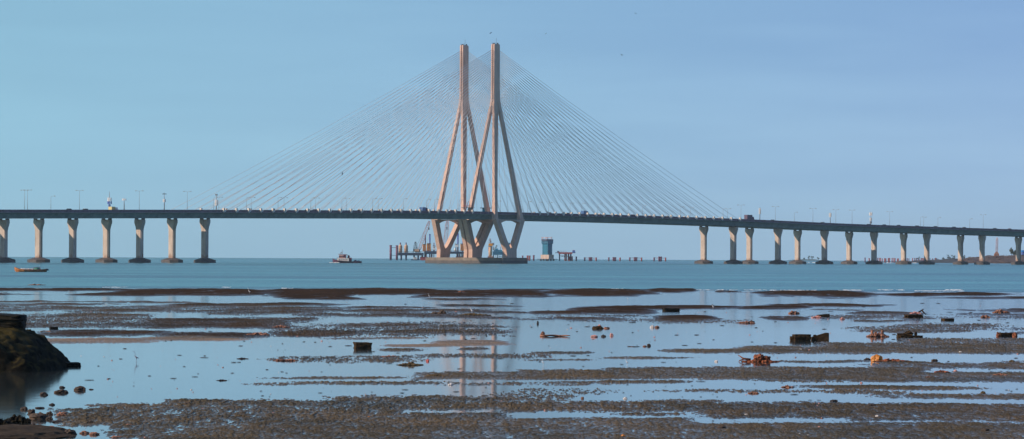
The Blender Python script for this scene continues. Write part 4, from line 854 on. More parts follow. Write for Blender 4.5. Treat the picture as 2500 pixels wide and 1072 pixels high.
def water_mat(name, base, rough, sc, dist, strength, det, patch=None, wind=False):
    m = bpy.data.materials.new(name); m.use_nodes = True; nt = m.node_tree; N = nt.nodes; L = nt.links; b = N['Principled BSDF']
    b.inputs['Base Color'].default_value = (*base, 1); b.inputs['Roughness'].default_value = rough; b.inputs['IOR'].default_value = 1.33
    geo = N.new('ShaderNodeNewGeometry'); mp = N.new('ShaderNodeMapping'); mp.inputs['Scale'].default_value = (1, .45, 1); L.new(geo.outputs['Position'], mp.inputs[0])
    t = N.new('ShaderNodeTexNoise'); t.inputs['Scale'].default_value = sc; t.inputs['Detail'].default_value = det; L.new(mp.outputs[0], t.inputs['Vector'])
    bp = N.new('ShaderNodeBump'); bp.inputs['Distance'].default_value = dist; bp.inputs['Strength'].default_value = strength; L.new(t.outputs['Fac'], bp.inputs['Height']); L.new(bp.outputs[0], b.inputs['Normal'])
    if wind:                                # farther out the pools are ruffled by the wind
        sx = N.new('ShaderNodeSeparateXYZ'); L.new(geo.outputs['Position'], sx.inputs[0]); mr = N.new('ShaderNodeMapRange'); mr.inputs['From Min'].default_value = 225; mr.inputs['From Max'].default_value = 330; mr.inputs['To Min'].default_value = dist; mr.inputs['To Max'].default_value = dist*55
        L.new(sx.outputs['Y'], mr.inputs['Value']); L.new(mr.outputs[0], bp.inputs['Distance'])
    if patch:                               # wind lanes: broad zones of rougher and calmer water
        mp2 = N.new('ShaderNodeMapping'); mp2.inputs['Scale'].default_value = (.3, 1, 1); L.new(geo.outputs['Position'], mp2.inputs[0])
        t2 = N.new('ShaderNodeTexNoise'); t2.inputs['Scale'].default_value = patch; t2.inputs['Detail'].default_value = 5; t2.inputs['Roughness'].default_value = .6; L.new(mp2.outputs[0], t2.inputs['Vector'])
        mr = N.new('ShaderNodeMapRange'); mr.inputs['From Min'].default_value = .35; mr.inputs['From Max'].default_value = .65; mr.inputs['To Min'].default_value = strength*.25; mr.inputs['To Max'].default_value = strength*2.2
        L.new(t2.outputs['Fac'], mr.inputs['Value']); L.new(mr.outputs[0], bp.inputs['Strength'])
    if patch:
        mp4 = N.new('ShaderNodeMapping'); mp4.inputs['Scale'].default_value = (.25, 1, 1); L.new(geo.outputs['Position'], mp4.inputs[0])
        t4 = N.new('ShaderNodeTexNoise'); t4.inputs['Scale'].default_value = .012; t4.inputs['Detail'].default_value = 9; t4.inputs['Roughness'].default_value = .75; L.new(mp4.outputs[0], t4.inputs['Vector'])
        cr = N.new('ShaderNodeValToRGB'); L.new(t4.outputs['Fac'], cr.inputs['Fac']); cr.color_ramp.elements[0].position = .38; cr.color_ramp.elements[1].position = .62
        cr.color_ramp.elements[0].color = (.0, .045, .065, 1); cr.color_ramp.elements[1].color = (.06, .28, .29, 1); L.new(cr.outputs[0], b.inputs['Base Color'])
        mp3 = N.new('ShaderNodeMapping'); mp3.inputs['Scale'].default_value = (1, .5, 1); L.new(geo.outputs['Position'], mp3.inputs[0])
        t3 = N.new('ShaderNodeTexNoise'); t3.inputs['Scale'].default_value = .09; t3.inputs['Detail'].default_value = 5; t3.inputs['Roughness'].default_value = .7; L.new(mp3.outputs[0], t3.inputs['Vector'])
        b2 = N.new('ShaderNodeBump'); b2.inputs['Distance'].default_value = 1.6; b2.inputs['Strength'].default_value = .9; L.new(t3.outputs['Fac'], b2.inputs['Height']); L.new(bp.outputs[0], b2.inputs['Normal']); L.new(b2.outputs[0], b.inputs['Normal'])
    return m
POOLM = water_mat('still_water', (.025, .03, .03), .06, 1.2, .0030, 1.0, 3, wind=True)
SEAM = water_mat('sea_water', (.02, .12, .12), .25, .45, .32, .8, 7, .008)
def sheet(name, d0, d1, nrow, half, m, lift):
    d = np.geomspace(d0, d1, nrow); x = np.linspace(-1, 1, 61)
    Dm, Xm = np.meshgrid(d, x, indexing='ij'); Xw = Xm*(half+Dm*.12)
    c = np.stack([Xw, Dm, -(Xw**2+Dm**2)/(2*RE)+lift], -1).reshape(-1, 3).astype(np.float32)
    c = c[::1]; co2 = c.reshape(nrow, 61, 3)[::-1].reshape(-1, 3)
    return grid_mesh(name, np.ascontiguousarray(co2), nrow, 61, m)
sheet('shallow_pools', 16, 470, 200, 60, POOLM, 0)
sheet('sea', 469.5, 15000, 420, 500, SEAM, 0.0)
for q in bpy.data.objects:                  # make sure the sheets face up
    if q.name in ('tidal_flat', 'shallow_pools', 'sea'):
        if q.data.polygons[0].normal.z < 0: q.data.flip_normals()
# surf along the outer bar
for i, (x0, x1, y, n) in enumerate(((1425, 1528, 705.8, 46), (1690, 1880, 708, 60), (1880, 1995, 709, 70), (2048, 2108, 708.6, 50), (2145, 2210, 708, 34), (2235, 2350, 710.3, 70), (2310, 2345, 707.5, 26), (250, 310, 701.5, 20), (690, 716, 704, 10), (545, 566, 701.5, 10))):
    mb = MB(); rr = random.Random(i)
    for k in range(n):
        px = x0+(x1-x0)*rr.random(); c = G(px, y+rr.uniform(-.8, .8)); S_ = c.y/FPX
        mb.blob(c, (S_*rr.uniform(4, 14), S_*9, S_*rr.uniform(.5, 1.3)), k+i*50, .5, 2.5, 1)
    o = mb.build('breaking_surf', FOAM); tag(o, 'white line of breaking surf beyond the mud bar, %s stretch' % ORD[i], 'surf', kind='stuff')
mb = MB(); rr = random.Random(77)
for k in range(60):
    px = rr.choice((rr.uniform(1895, 1990), rr.uniform(2158, 2182), rr.uniform(2228, 2240), rr.uniform(1990, 2000))); c = W(px, 0, 3050); c.z = zc(c.x, c.y); mb.blob(c, (rr.uniform(1, 4), 3, rr.uniform(.3, .8)), k, .5, 2, 1)
o = mb.build('breaking_surf', FOAM); tag(o, 'white surf breaking between the footings of the right piers', 'surf', kind='stuff')
# ------------------------------------------------------------------ things lying on the flat
used_names = {}
def lay(kind, name, px, py, w, h, m, label, cat, seed=None, depth=None, tilt=0, group=None, extra=None):
    seed = seed if seed is not None else int(px)
    c = G(px, py-.12*h); S_ = c.y/FPX; h = h*.74; w_, h_ = w*S_, h*S_; d_ = depth or w_*.7
    mb = MB(); M = Matrix.Rotation(tilt, 3, 'Y')
    if kind == 'rock': mb.blob(c+Vector((0, d_/2, h_*.1)), (w_, d_, h_*1.8), seed, .42, 1.7, 3, flat=-h_*.3)
    elif kind == 'block': mb.rbox(c+Vector((0, d_/2, h_*.42)), (w_, d_, h_*1.12), seed, .05, 8, M@Matrix.Rotation(.25, 3, 'Z'))
    elif kind == 'log':
        pts = [c+Vector((w_*(-.5+k/6), .2*math.sin(k+seed), h_*(.35+.12*math.sin(k*1.7+seed)))) for k in range(7)]
        mb.tube(pts, [h_*.3, h_*.42, h_*.3, h_*.36, h_*.28, h_*.3, h_*.12], 9)
        for k in (1, 3, 4): mb.blob(pts[k], (h_*1.0, h_*.9, h_*.7), seed+k, .5, 2, 2)
    else:                                    # heap
        rr = random.Random(seed); n = 9
        for k in range(n):
            f = (k+.5)/n; hh = h_*(.35+.65*math.sin(math.pi*f)**1.2)*rr.uniform(.6, 1.05)
            mb.blob(c+Vector((w_*(f-.5)*.9, rr.uniform(0, d_*.5), hh*.3)), (w_/n*rr.uniform(1.6, 2.6), d_*.6, hh*1.5), seed+k, .55, 2.2, 3, flat=-hh*.4)
    if extra: extra(mb, c, S_)
    return mb.thing(name, m, c, label, cat, group)
# big dark outcrop on the left
c = G(10, 897); S_ = c.y/FPX
mb = MB()
prof = [(-260, 830), (-200, 812), (-120, 803), (0, 801), (40, 804), (62, 812), (90, 828), (112, 848), (130, 866), (142, 880), (150, 893)]
rgs = []
for k in range(-14, 15):
    a = k/14*math.pi/2; dep = math.sin(a)*5.5; sc = math.cos(a)**.55 if abs(k) < 14 else .03
    ring = [c+Vector(((-260-10)*S_, dep, -.6))]
    for px, py in prof:
        for q in ((0,) if px < -150 else (0, .5)):
            hgt = (897-py)*S_
            x = (px-10)*S_; nz = noise.fractal(Vector((x*.9, dep*.7, hgt*.9)), 1, 2, 4)*.14
            if q == 0: ring.append(c+Vector((x*(.55+.45*sc) if x > 0 else x, dep, hgt*sc+nz)))
    ring.append(c+Vector((141*S_*(.55+.45*sc), dep, -.6))); rgs.append(ring)
# refine
def refine(r_, n):
    out = []
    for i in range(len(r_)-1):
        for k in range(n): p = r_[i].lerp(r_[i+1], k/n); out.append(p)
    out.append(r_[-1]); return out
rgs = [refine(q, 5) for q in rgs]
rg2 = []
for i in range(len(rgs)-1):
    for k in range(4): rg2.append([a.lerp(b_, k/4) for a, b_ in zip(rgs[i], rgs[i+1])])
rg2.append(rgs[-1])
rg2 = [[p+Vector((noise.noise(p*2.1)*.13+noise.noise(p*7)*.05, noise.noise(p*2.1+Vector((9, 0, 0)))*.13, noise.noise(p*2.4+Vector((0, 9, 0)))*.17+noise.noise(p*8)*.07)) for p in q] for q in rg2]
mb.loft(rg2, True)
OUTM = mat('mossy_outcrop_rock', (.008, .007, .006), .85, .6, 2.2, bump=1.0, col2=(.022, .018, .010), spec=.08)
nt = OUTM.node_tree; N = nt.nodes; L = nt.links; b = N['Principled BSDF']; gg = N.new('ShaderNodeNewGeometry'); sx = N.new('ShaderNodeSeparateXYZ'); L.new(gg.outputs['Normal'], sx.inputs[0])
nn_ = N.new('ShaderNodeTexNoise'); nn_.inputs['Scale'].default_value = 2.5; nn_.inputs['Detail'].default_value = 6; ad = N.new('ShaderNodeMath'); ad.operation = 'MULTIPLY_ADD'; ad.inputs[1].default_value = .8; L.new(nn_.outputs['Fac'], ad.inputs[0]); L.new(sx.outputs['Z'], ad.inputs[2])
mrr = N.new('ShaderNodeMapRange'); mrr.inputs['From Min'].default_value = 1.0; mrr.inputs['From Max'].default_value = 1.35; L.new(ad.outputs[0], mrr.inputs['Value'])
mo_ = N.new('ShaderNodeMixRGB'); mo_.inputs['Color2'].default_value = (.045, .035, .010, 1); old = b.inputs['Base Color'].links[0].from_socket; L.new(mrr.outputs[0], mo_.inputs['Fac']); L.new(old, mo_.inputs['Color1']); L.new(mo_.outputs[0], b.inputs['Base Color'])
mb.thing('rock_outcrop', OUTM, c, 'huge dark rounded outcrop rising from the water at the left edge', 'rock')
ct = G(-40, 897); z0 = (897-808)*S_
mb = MB(); mb.rbox(Vector(((-60-1250)*S_, c.y+.3, c.z+z0+.28)), (232*S_, 2.6, .78), 4, .05, 12, Matrix.Rotation(.02, 3, 'Y')); mb.rbox(Vector(((46-1250)*S_, c.y+.1, c.z+z0-.02)), (22*S_, 1.6, .55), 9, .12, 6)
mb.thing('masonry_block', ROCKD, Vector(((-20-1250)*S_, c.y, c.z+z0)), 'flat topped dark masonry block on top of the huge outcrop', 'block')
lay('block', 'stone_slab', 166, 896, 50, 12, ROCKD, 'flat dark slab poking out of the outcrop into the pool', 'slab', depth=1.0)
L_ = lay
L_('block', 'stone_block', 884, 853, 40, 20, BLOCKM, 'brown square stone block standing alone in the pool left of centre', 'block', tilt=.03, depth=.7)
L_('block', 'concrete_slab', 1638, 762, 38, 11, ROCKD, 'long low dark slab on the brown bar right of centre', 'slab', depth=1)
L_('block', 'stone_block', 130, 806, 20, 9, ROCKD, 'small black block on the mud just right of the outcrop', 'block', depth=.5)
L_('rock', 'rock', 1063, 768, 22, 8, ROCKM, 'low brown stone left of the pointed stone near centre', 'rock')
L_('rock', 'rock', 1079, 769, 22, 13, ROCKM, 'pointed brown stone near the centre of the flat', 'rock')
def wreck(mb, c, S_): mb.rbox(c+Vector((-16*S_, .3, 5*S_)), (22*S_, .5, 10*S_), 3, .06, 5)
L_('block', 'stone_block', 1957, 834, 42, 21, BLOCKM, 'stepped square stone block, left one of the pair in the right pool', 'block', extra=wreck, depth=.6)
mb = MB(); c = G(2003, 831); S_ = c.y/FPX
ol = [(-21, 0), (21, 0), (21, 18), (15, 19), (-18, 9), (-21, 7)]
rr2 = [[c+Vector((x*S_+.02*noise.noise(Vector((x, y_, 1))), y_*1.0, z*S_-.02+.04*noise.noise(Vector((x*.3, y_*3, z*.3))))) for x, z in ol] for y_ in (0, .2, .4, .6, .8)]
mb.loft(rr2); mb.blob(c+Vector((-13*S_, .2, 11*S_)), (9*S_, .3, 6*S_), 3, .5, 2, 2); mb.thing('stone_wedge', BLOCKM, c, 'wedge shaped stone, right one of the pair in the right pool', 'block')
def posts(mb, c, S_):
    for x, h in ((-13, 17), (-4, 12), (12, 16)): mb.tube([c+Vector((x*S_, .2, 0)), c+Vector((x*S_, .2, h*S_))], [4*S_, 3*S_], 8)
L_('heap', 'debris_heap', 2143, 824, 52, 14, RUST, 'ragged pinkish brown heap with upright stumps in the right pool', 'heap', extra=posts)
def humps(mb, c, S_): mb.blob(c+Vector((-3*S_, .3, 9*S_)), (22*S_, .6, 15*S_), 5, .5, 2, 3); mb.blob(c+Vector((14*S_, .3, 10*S_)), (8*S_, .3, 10*S_), 6, .5, 2, 2); mb.rbox(c+Vector((-22*S_, .3, 5*S_)), (18*S_, .6, 12*S_), 7, .06, 5)
L_('block', 'old_timber', 2223, 826, 60, 8, BLOCKM, 'long low mossy timber with humps right of the ragged heap', 'timber', extra=humps, depth=.7)
def boat_bits(mb, c, S_): mb.blob(c+Vector((-17*S_, .2, 5*S_)), (12*S_, .5, 9*S_), 3, .5, 2, 2); mb.tube([c+Vector((6*S_, .2, 10*S_)), c+Vector((24*S_, .3, 22*S_))], [3*S_, 1*S_], 6); mb.tube([c+Vector((20*S_, .2, 18*S_)), c+Vector((30*S_, .3, 8*S_))], [2*S_, 1*S_], 6)
L_('block', 'stone_block', 2232, 778, 40, 12, BLOCKM, 'dark block piled with pale rubbish in the upper right of the flat', 'block', extra=boat_bits, depth=.9)
L_('heap', 'rubbish_pile', 2240, 767, 26, 7, PINK, 'pale pink rubbish lying on top of the dark block', 'rubbish')
bpy.data.objects['rubbish_pile'].location.z += G(2232, 778).y/FPX*11+.02; bpy.data.objects['rubbish_pile'].location.y = G(2232, 778).y+.4
bpy.data.objects['rubbish_pile'].location.x = (2238-1250)/FPX*G(2232, 778).y
L_('block', 'concrete_slab', 2315, 784, 26, 8, BLOCKM, 'short flat dark slab right of the rubbish topped block', 'slab', depth=.8)
L_('block', 'concrete_slab', 2011, 776, 26, 10, BLOCKM, 'tilted slab with pale stones beside it, upper right of the flat', 'slab', depth=.8, tilt=-.08)
L_('heap', 'stone_cluster', 1995, 777, 26, 7, PINK, 'cluster of pale stones leaning on the tilted slab', 'stones')
L_('heap', 'debris_heap', 1939, 768, 28, 12, RUST, 'small brown heap with a stalk left of the tilted slab', 'heap')
L_('heap', 'stone_cluster', 2057, 781, 12, 7, PINK, 'small pale stones in water right of the tilted slab', 'stones')
L_('heap', 'debris_heap', 2445, 766, 40, 12, RUST, 'reddish heap with two stubs at the upper right edge', 'heap')
L_('heap', 'debris_heap', 2406, 777, 24, 9, RUST, 'rounded reddish lump left of the two stubbed heap', 'heap')
def ends(mb, c, S_): pass
L_('block', 'sunken_log', 2459, 822, 40, 11, BLOCKM, 'dark thick log between two orange ends at the right edge', 'log', depth=.5)
L_('rock', 'orange_lump', 2438, 823, 10, 13, ORNG, 'orange lump at the left end of the dark log', 'lump', depth=.3)
L_('rock', 'orange_lump', 2479, 824, 13, 14, ORNG, 'orange lump at the right end of the dark log', 'lump', depth=.3)
L_('heap', 'debris_heap', 1820, 790, 44, 7, RUST, 'low brown heap of stones below the oval brown bar', 'heap')
L_('rock', 'rock', 1836, 790, 14, 9, ROCKM, 'squarish brown stone at the right end of the low stone heap', 'rock')
L_('rock', 'rock', 1460, 804, 28, 9, BLOCKM, 'dark angular rock lying in the centre right pool', 'rock')
L_('rock', 'rock', 1464, 798, 8, 6, PINK, 'pale stone perched on the dark angular rock', 'rock')
L_('rock', 'rock', 1481, 803, 15, 5, RUST, 'small reddish stone right of the dark angular rock', 'rock')
L_('rock', 'plastic_bag', 1593, 801, 11, 7, PALE, 'white bag lying against a brown lump in the centre right pool', 'bag')
L_('rock', 'rock', 1604, 801, 12, 6, RUST, 'brown lump beside the white bag', 'rock')
L_('log', 'driftwood', 1355, 823, 74, 9, RUST, 'long reddish driftwood log with a knobbly left end', 'driftwood')
L_('rock', 'rock', 1325, 820, 11, 12, RUST, 'knobbly stump at the left end of the driftwood', 'stump')
L_('rock', 'rock', 1451, 824, 16, 7, PINK, 'pinkish stone right of the driftwood', 'rock')
L_('rock', 'rock', 1474, 823, 12, 6, WEED, 'dark stone between two pinkish stones', 'rock')
L_('rock', 'rock', 1493, 821, 9, 8, PINK, 'round pinkish stone farthest right of the driftwood', 'rock')
L_('rock', 'rock', 1584, 846, 9, 8, WEED, 'small dark cube like stone in the centre right pool', 'rock')
L_('rock', 'rock', 1574, 847, 10, 4, RUST, 'flat brown stone touching the dark cube like stone', 'rock')
L_('log', 'weed_strand', 1547, 847, 30, 3, WEED, 'thin dark weed strand left of the dark cube like stone', 'weed')
L_('rock', 'post_stump', 1313, 792, 5, 9, WEED, 'short dark stump standing right of the pylon reflection', 'stump', depth=.15)
L_('heap', 'weed_mound', 1003, 893, 60, 10, OLIVE, 'long olive brown weed mound in the pool left of the reflection', 'weed')
L_('heap', 'weed_mound', 1063, 921, 54, 9, OLIVE, 'olive weed mound at the left tip of the grey silt bank', 'weed')
L_('heap', 'weed_mound', 1433, 908, 36, 7, OLIVE, 'small yellow brown weed mound on the centre silt bank', 'weed')
L_('heap', 'weed_mound', 1575, 906, 34, 5, OLIVE, 'flat weed mound right of the yellow brown one', 'weed')
L_('heap', 'weed_mound', 1692, 989, 48, 6, OLIVE, 'pale edged weed mound in the lower right silt', 'weed')
L_('heap', 'weed_mound', 1158, 772, 80, 9, OLIVE, 'broad weed mound under the lime plastic scrap', 'weed')
L_('rock', 'plastic_scrap', 1154, 770, 10, 6, GREENP, 'lime green plastic scrap near the centre', 'litter')
L_('heap', 'weed_mound', 686, 802, 44, 9, RUST, 'reddish weed mound at the right end of the brown bank', 'weed')
L_('heap', 'weed_mound', 630, 820, 56, 10, RUST, 'large tangled red brown weed mound above the clear pool', 'weed')
L_('heap', 'weed_mound', 1127, 716, 26, 7, RUST, 'small brown hump on the far bar below the pylon', 'weed')
L_('heap', 'weed_mound', 88, 697, 40, 4, RUST, 'low reddish hump in the sea behind the far bar at left', 'weed')
L_('heap', 'weed_mound', 950, 872, 48, 5, RUST, 'pinkish brown streak of weed right of the lone stone block', 'weed')
L_('heap', 'weed_mound', 697, 882, 60, 7, RUST, 'flat reddish weed patch in the clear pool', 'weed')
L_('heap', 'weed_mound', 592, 877, 30, 4, WEED, 'flat dark weed patch in the clear pool', 'weed')
L_('heap', 'weed_mound', 541, 930, 26, 4, WEED, 'small dark reddish weed patch low in the clear pool', 'weed')
L_('rock', 'rock', 458, 990, 22, 9, ROCKM, 'brown half sunk stone where silt meets the clear pool', 'rock')
L_('heap', 'weed_mound', 590, 1019, 44, 8, OLIVE, 'olive weed mound in the lower left silt', 'weed')
L_('heap', 'weed_mound', 1923, 947, 32, 7, RUST, 'flat orange brown weed mound in the right channel', 'weed')
L_('rock', 'rock', 2036, 981, 20, 6, WEED, 'dark flat stone in the lower right channel', 'rock')
L_('rock', 'rock', 2128, 993, 22, 7, WEED, 'dark stone with a brown end at the edge of the lower right silt', 'rock')
L_('rock', 'rock', 1948, 1004, 16, 8, ROCKM, 'brown stone in the lower right silt left of the dark flat stone', 'rock')
L_('rock', 'rock', 2400, 962, 12, 8, OLIVE, 'round olive stone on the right silt strip', 'rock')
L_('rock', 'rock', 2282, 882, 16, 6, ROCKM, 'low brown stone right of the orange and yellow heap', 'rock')
L_('rock', 'rock', 2471, 885, 14, 7, OLIVE, 'olive stone at the right edge of the channel', 'rock')
L_('rock', 'rock', 2407, 1055, 20, 10, ROCKM, 'dark brown stone at the bottom right', 'rock')
L_('rock', 'rock', 1763, 1048, 22, 9, ROCKM, 'dark brown stone at the bottom right of centre', 'rock')
L_('heap', 'debris_heap', 2300, 911, 40, 8, ORNG, 'orange brown weed heap on the right silt bank', 'heap')
L_('heap', 'debris_heap', 2443, 918, 40, 7, RUST, 'reddish heap on the silt at the right edge', 'heap')
L_('rock', 'plastic_scrap', 2333, 908, 9, 6, PINK, 'pink scrap right of the orange brown weed heap', 'litter')
L_('rock', 'rock', 2268, 924, 15, 6, RUST, 'low red brown stone on the right silt bank', 'rock')
L_('heap', 'weed_mound', 1840, 962, 28, 6, RUST, 'small reddish mound in the channel below the orange bundle', 'weed')
def tail(mb, c, S_):
    mb.tube([c+Vector((-24*S_, .1, 5*S_)), c+Vector((-42*S_, .1, 8*S_)), c+Vector((-55*S_, .1, 17*S_))], [4*S_, 2.5*S_, .8*S_], 6); mb.tube([c+Vector((-40*S_, .1, 7*S_)), c+Vector((-51*S_, .1, 3*S_)), c+Vector((-53*S_, .1, 0))], [2*S_, 1.4*S_, .8*S_], 6)
    mb.blob(c+Vector((-4*S_, .2, 9*S_)), (24*S_, .5, 22*S_), 3, .5, 1.8, 3); mb.blob(c+Vector((15*S_, .2, 7*S_)), (20*S_, .5, 15*S_), 4, .5, 1.8, 3)
L_('heap', 'cloth_bundle', 1857, 885, 92, 10, ORNG, 'orange brown cloth bundle with a forked tail in the right pool', 'bundle', extra=tail, depth=.5)
L_('heap', 'cloth_bundle', 2182, 885, 86, 11, ORNG, 'red orange rag heap stretching right of the yellow lump', 'bundle', depth=.5)
L_('rock', 'plastic_sack', 2142, 885, 28, 20, YORG, 'bright yellow orange sack in the right pool', 'sack', depth=.35)
L_('rock', 'rock', 2118, 880, 16, 7, WEED, 'dark stone left of the yellow orange sack', 'rock')
L_('rock', 'plastic_bag', 1521, 1068, 12, 8, YORG, 'bright yellow bag at the bottom edge right of centre', 'bag')
L_('rock', 'plastic_bottle', 1100, 941, 11, 5, PALE, 'white bottle lying in the pool below the silt bank', 'litter')
L_('rock', 'plastic_bottle', 1527, 975, 9, 6, PALE, 'white scrap at the edge of the lower centre silt', 'litter')
L_('rock', 'plastic_scrap', 1422, 974, 7, 6, RUST, 'small brown triangular scrap in the lower centre pool', 'litter')
L_('rock', 'plastic_scrap', 1044, 883, 8, 7, mat('red_plastic', (.5, .08, .06), .5, .2, 4), 'red plastic scrap right of the long weed mound', 'litter')
L_('rock', 'plastic_bottle', 1749, 884, 9, 5, PALE, 'white scrap left of the forked orange bundle', 'litter')
L_('rock', 'plastic_bag', 1955, 856, 8, 5, PALE, 'white bag on silt below the square stone pair', 'bag')
L_('rock', 'plastic_scrap', 1977, 857, 7, 4, PINK, 'pinkish scrap on silt right of the white bag', 'litter')
L_('rock', 'plastic_bag', 2345, 862, 9, 5, PALE, 'pale bag on the silt at right', 'bag')
L_('rock', 'plastic_bottle', 2142, 1019, 9, 6, PALE, 'white scrap in the lower right silt', 'litter')
L_('rock', 'plastic_bottle', 1822, 1015, 9, 5, PALE, 'pale scrap in the lower right silt left of the others', 'litter')
L_('log', 'plastic_scrap', 112, 810, 26, 3, YORG, 'flat yellow scrap on mud right of the outcrop', 'litter')
L_('rock', 'plastic_scrap', 2103, 936, 6, 4, PINK, 'pink scrap in the right channel', 'litter')
L_('rock', 'plastic_scrap', 1113, 763, 7, 4, PINK, 'small pink scrap left of the lime plastic', 'litter')
L_('rock', 'plastic_scrap', 2000, 1044, 6, 4, PINK, 'pink scrap low in the right silt', 'litter')
L_('rock', 'plastic_scrap', 901, 1020, 7, 5, YORG, 'tiny yellow scrap in the lower left silt', 'litter')
# rocks at the lower left
for px, py, w, h, m, lb in ((193, 955, 30, 14, ROCKM, 'pointed brown stone in the pool right of the outcrop reflection'), (148, 961, 34, 11, ROCKM, 'two lumped brown stone left of the pointed stone'), (106, 966, 20, 9, ROCKM, 'oval stone in the reflection of the outcrop'), (151, 948, 14, 6, WEED, 'small flat dark stone above the two lumped stone'), (222, 952, 12, 3, WEED, 'sliver of dark stone right of the pointed stone'),
                         (126, 990, 14, 6, WEED, 'dark stone floating clear of the lower left rocks'), (58, 1002, 18, 10, ROCKM, 'dark stone at the top of the lower left rocks'), (75, 1010, 18, 12, ROCKM, 'brown stone second from the top of the lower left rocks'), (95, 998, 22, 5, WEED, 'flat dark weed by the lower left rocks'), (92, 1026, 48, 20, ROCKM, 'large orange brown rock among the lower left rocks'),
                         (120, 1014, 16, 10, ROCKM, 'reddish stone right of the large orange brown rock'), (120, 1026, 16, 10, ROCKM, 'dark round stone right of the large orange brown rock'), (150, 1018, 26, 13, RUST, 'pinkish fuzzy stone standing apart by the silt'), (138, 1032, 24, 6, WEED, 'dark flat stone under the pinkish fuzzy stone'), (40, 1036, 66, 30, ROCKD, 'tall dark rock mass at the lower left edge'), (8, 1046, 60, 30, ROCKD, 'dark rock mass touching the left border'),
                         (80, 1045, 14, 14, WEED, 'small upright dark stone before the sandy patch'), (122, 1052, 44, 12, RUST, 'long dark red stone above the sandy patch'), (205, 1060, 22, 9, RUST, 'pinkish brown stone in the bottom left pool'), (228, 1063, 24, 9, RUST, 'brown stone with a point in the bottom left pool'), (218, 1036, 18, 9, ROCKM, 'stone at the tip of the bottom left silt'), (167, 1064, 34, 18, ROCKM, 'blocky brown rock at the right end of the sandy patch'), (120, 1066, 40, 12, ROCKM, 'low brown rock in the sandy patch'), (282, 1070, 26, 6, RUST, 'reddish stone cut by the bottom border at left'), (310, 1040, 22, 5, RUST, 'flat brown stone in the silt right of the bottom left pool')):
    L_('rock' if w < 60 else 'heap', 'rock', px, py, w, h, m, lb, 'rock', depth=min(w, 40)*.011)
c = G(50, 1066); S_ = c.y/FPX; mb = MB(); mb.blob(c+Vector((-40*S_, 1.0, -.05)), (320*S_, 7, .5), 5, .22, 1.2, 5); mb.thing('sand_patch', mat('brown_sand', (.05, .034, .02), .95, .5, 5, bump=.8, spec=.1), c, 'brown sandy patch filling the bottom left corner', 'sand')
bpy.data.objects['sand_patch']['kind'] = 'stuff'
# uncountable tiny bits of weed and shell
rr = random.Random(12)
for nm, m, n, lo, hi, lb in (('scattered_weed', WEED, 420, 2, 9, 'tiny dark scraps of weed scattered over pools and silt'), ('scattered_shells', PINK, 260, 2, 5, 'tiny pinkish shells and scraps scattered over the silt'), ('scattered_pebbles', PALE, 90, 2, 4, 'tiny pale pebbles and scraps scattered over the silt')):
    mb = MB()
    for k in range(n):
        px = rr.uniform(0, 2500); py = 735+335*rr.random()**1.1
        if px < 640 and py > 930 and nm == 'scattered_weed' and rr.random() < .6: continue
        if px < 190 and py > 770: continue
        c = G(px, py); S_ = c.y/FPX; w = rr.uniform(lo, hi)*S_*(.5+rr.random()**2); mb.blob(c+Vector((0, 0, .01+.3*S_)), (w*(2 if nm == 'scattered_weed' else 1), w*2, min(w*.45, S_*(2.6 if nm != 'scattered_weed' else 1.5))), k, .5, 2, 1)
    o = mb.build(nm, m); tag(o, lb, 'litter', kind='stuff')
# ------------------------------------------------------------------ light, sky, air, camera
S3 = (-1.35*T0.to_3d()-1.0*N0.to_3d()); S3.z = .92
S3.normalize(); elev = math.asin(S3.z); az = math.atan2(S3.x, S3.y)
wd = bpy.data.worlds.new('World'); scene.world = wd; wd.use_nodes = True; nt = wd.node_tree; N = nt.nodes; L = nt.links
tcw = N.new('ShaderNodeTexCoord'); sxw = N.new('ShaderNodeSeparateXYZ'); nt.links.new(tcw.outputs['Generated'], sxw.inputs[0])
bg = N['Background']; sky = N.new('ShaderNodeTexSky'); sky.sky_type = 'NISHITA'; sky.sun_disc = False
sky.sun_elevation = elev; sky.sun_rotation = az; sky.altitude = 0; sky.air_density = 1.0; sky.dust_density = 1.2; sky.ozone_density = 3.0
hue = N.new('ShaderNodeMixRGB'); hue.blend_type = 'MULTIPLY'; hue.inputs['Fac'].default_value = 1; hue.inputs['Color2'].default_value = (SKYTINT if 'SKYTINT' in globals() else (.42, .66, .95, 1))
L.new(sky.outputs[0], hue.inputs['Color1']); lr = N.new('ShaderNodeMapRange'); lr.inputs['From Min'].default_value = -.15; lr.inputs['From Max'].default_value = .15; L.new(sxw.outputs['X'], lr.inputs['Value'])
airh = N.new('ShaderNodeMixRGB'); airh.inputs['Color1'].default_value = (3.65, 6.9, 8.8, 1); airh.inputs['Color2'].default_value = (4.4, 6.6, 9.2, 1); L.new(lr.outputs[0], airh.inputs['Fac'])
airt = N.new('ShaderNodeMixRGB'); airt.inputs['Color1'].default_value = (2.95, 5.6, 7.4, 1); airt.inputs['Color2'].default_value = (2.6, 4.3, 7.4, 1); L.new(lr.outputs[0], airt.inputs['Fac'])
vg = N.new('ShaderNodeMapRange'); vg.interpolation_type = 'SMOOTHSTEP'; vg.inputs['From Min'].default_value = -.01; vg.inputs['From Max'].default_value = .075; L.new(sxw.outputs['Z'], vg.inputs['Value'])
cm = N.new('ShaderNodeMapping'); cm.inputs['Scale'].default_value = (9, 9, 75); L.new(tcw.outputs['Generated'], cm.inputs[0])
cn = N.new('ShaderNodeTexNoise'); cn.inputs['Scale'].default_value = 1.0; cn.inputs['Detail'].default_value = 4; L.new(cm.outputs[0], cn.inputs['Vector'])
cf = N.new('ShaderNodeMath'); cf.operation = 'MULTIPLY_ADD'; cf.inputs[1].default_value = .9; cf.inputs[2].default_value = -.46; L.new(cn.outputs['Fac'], cf.inputs[0])
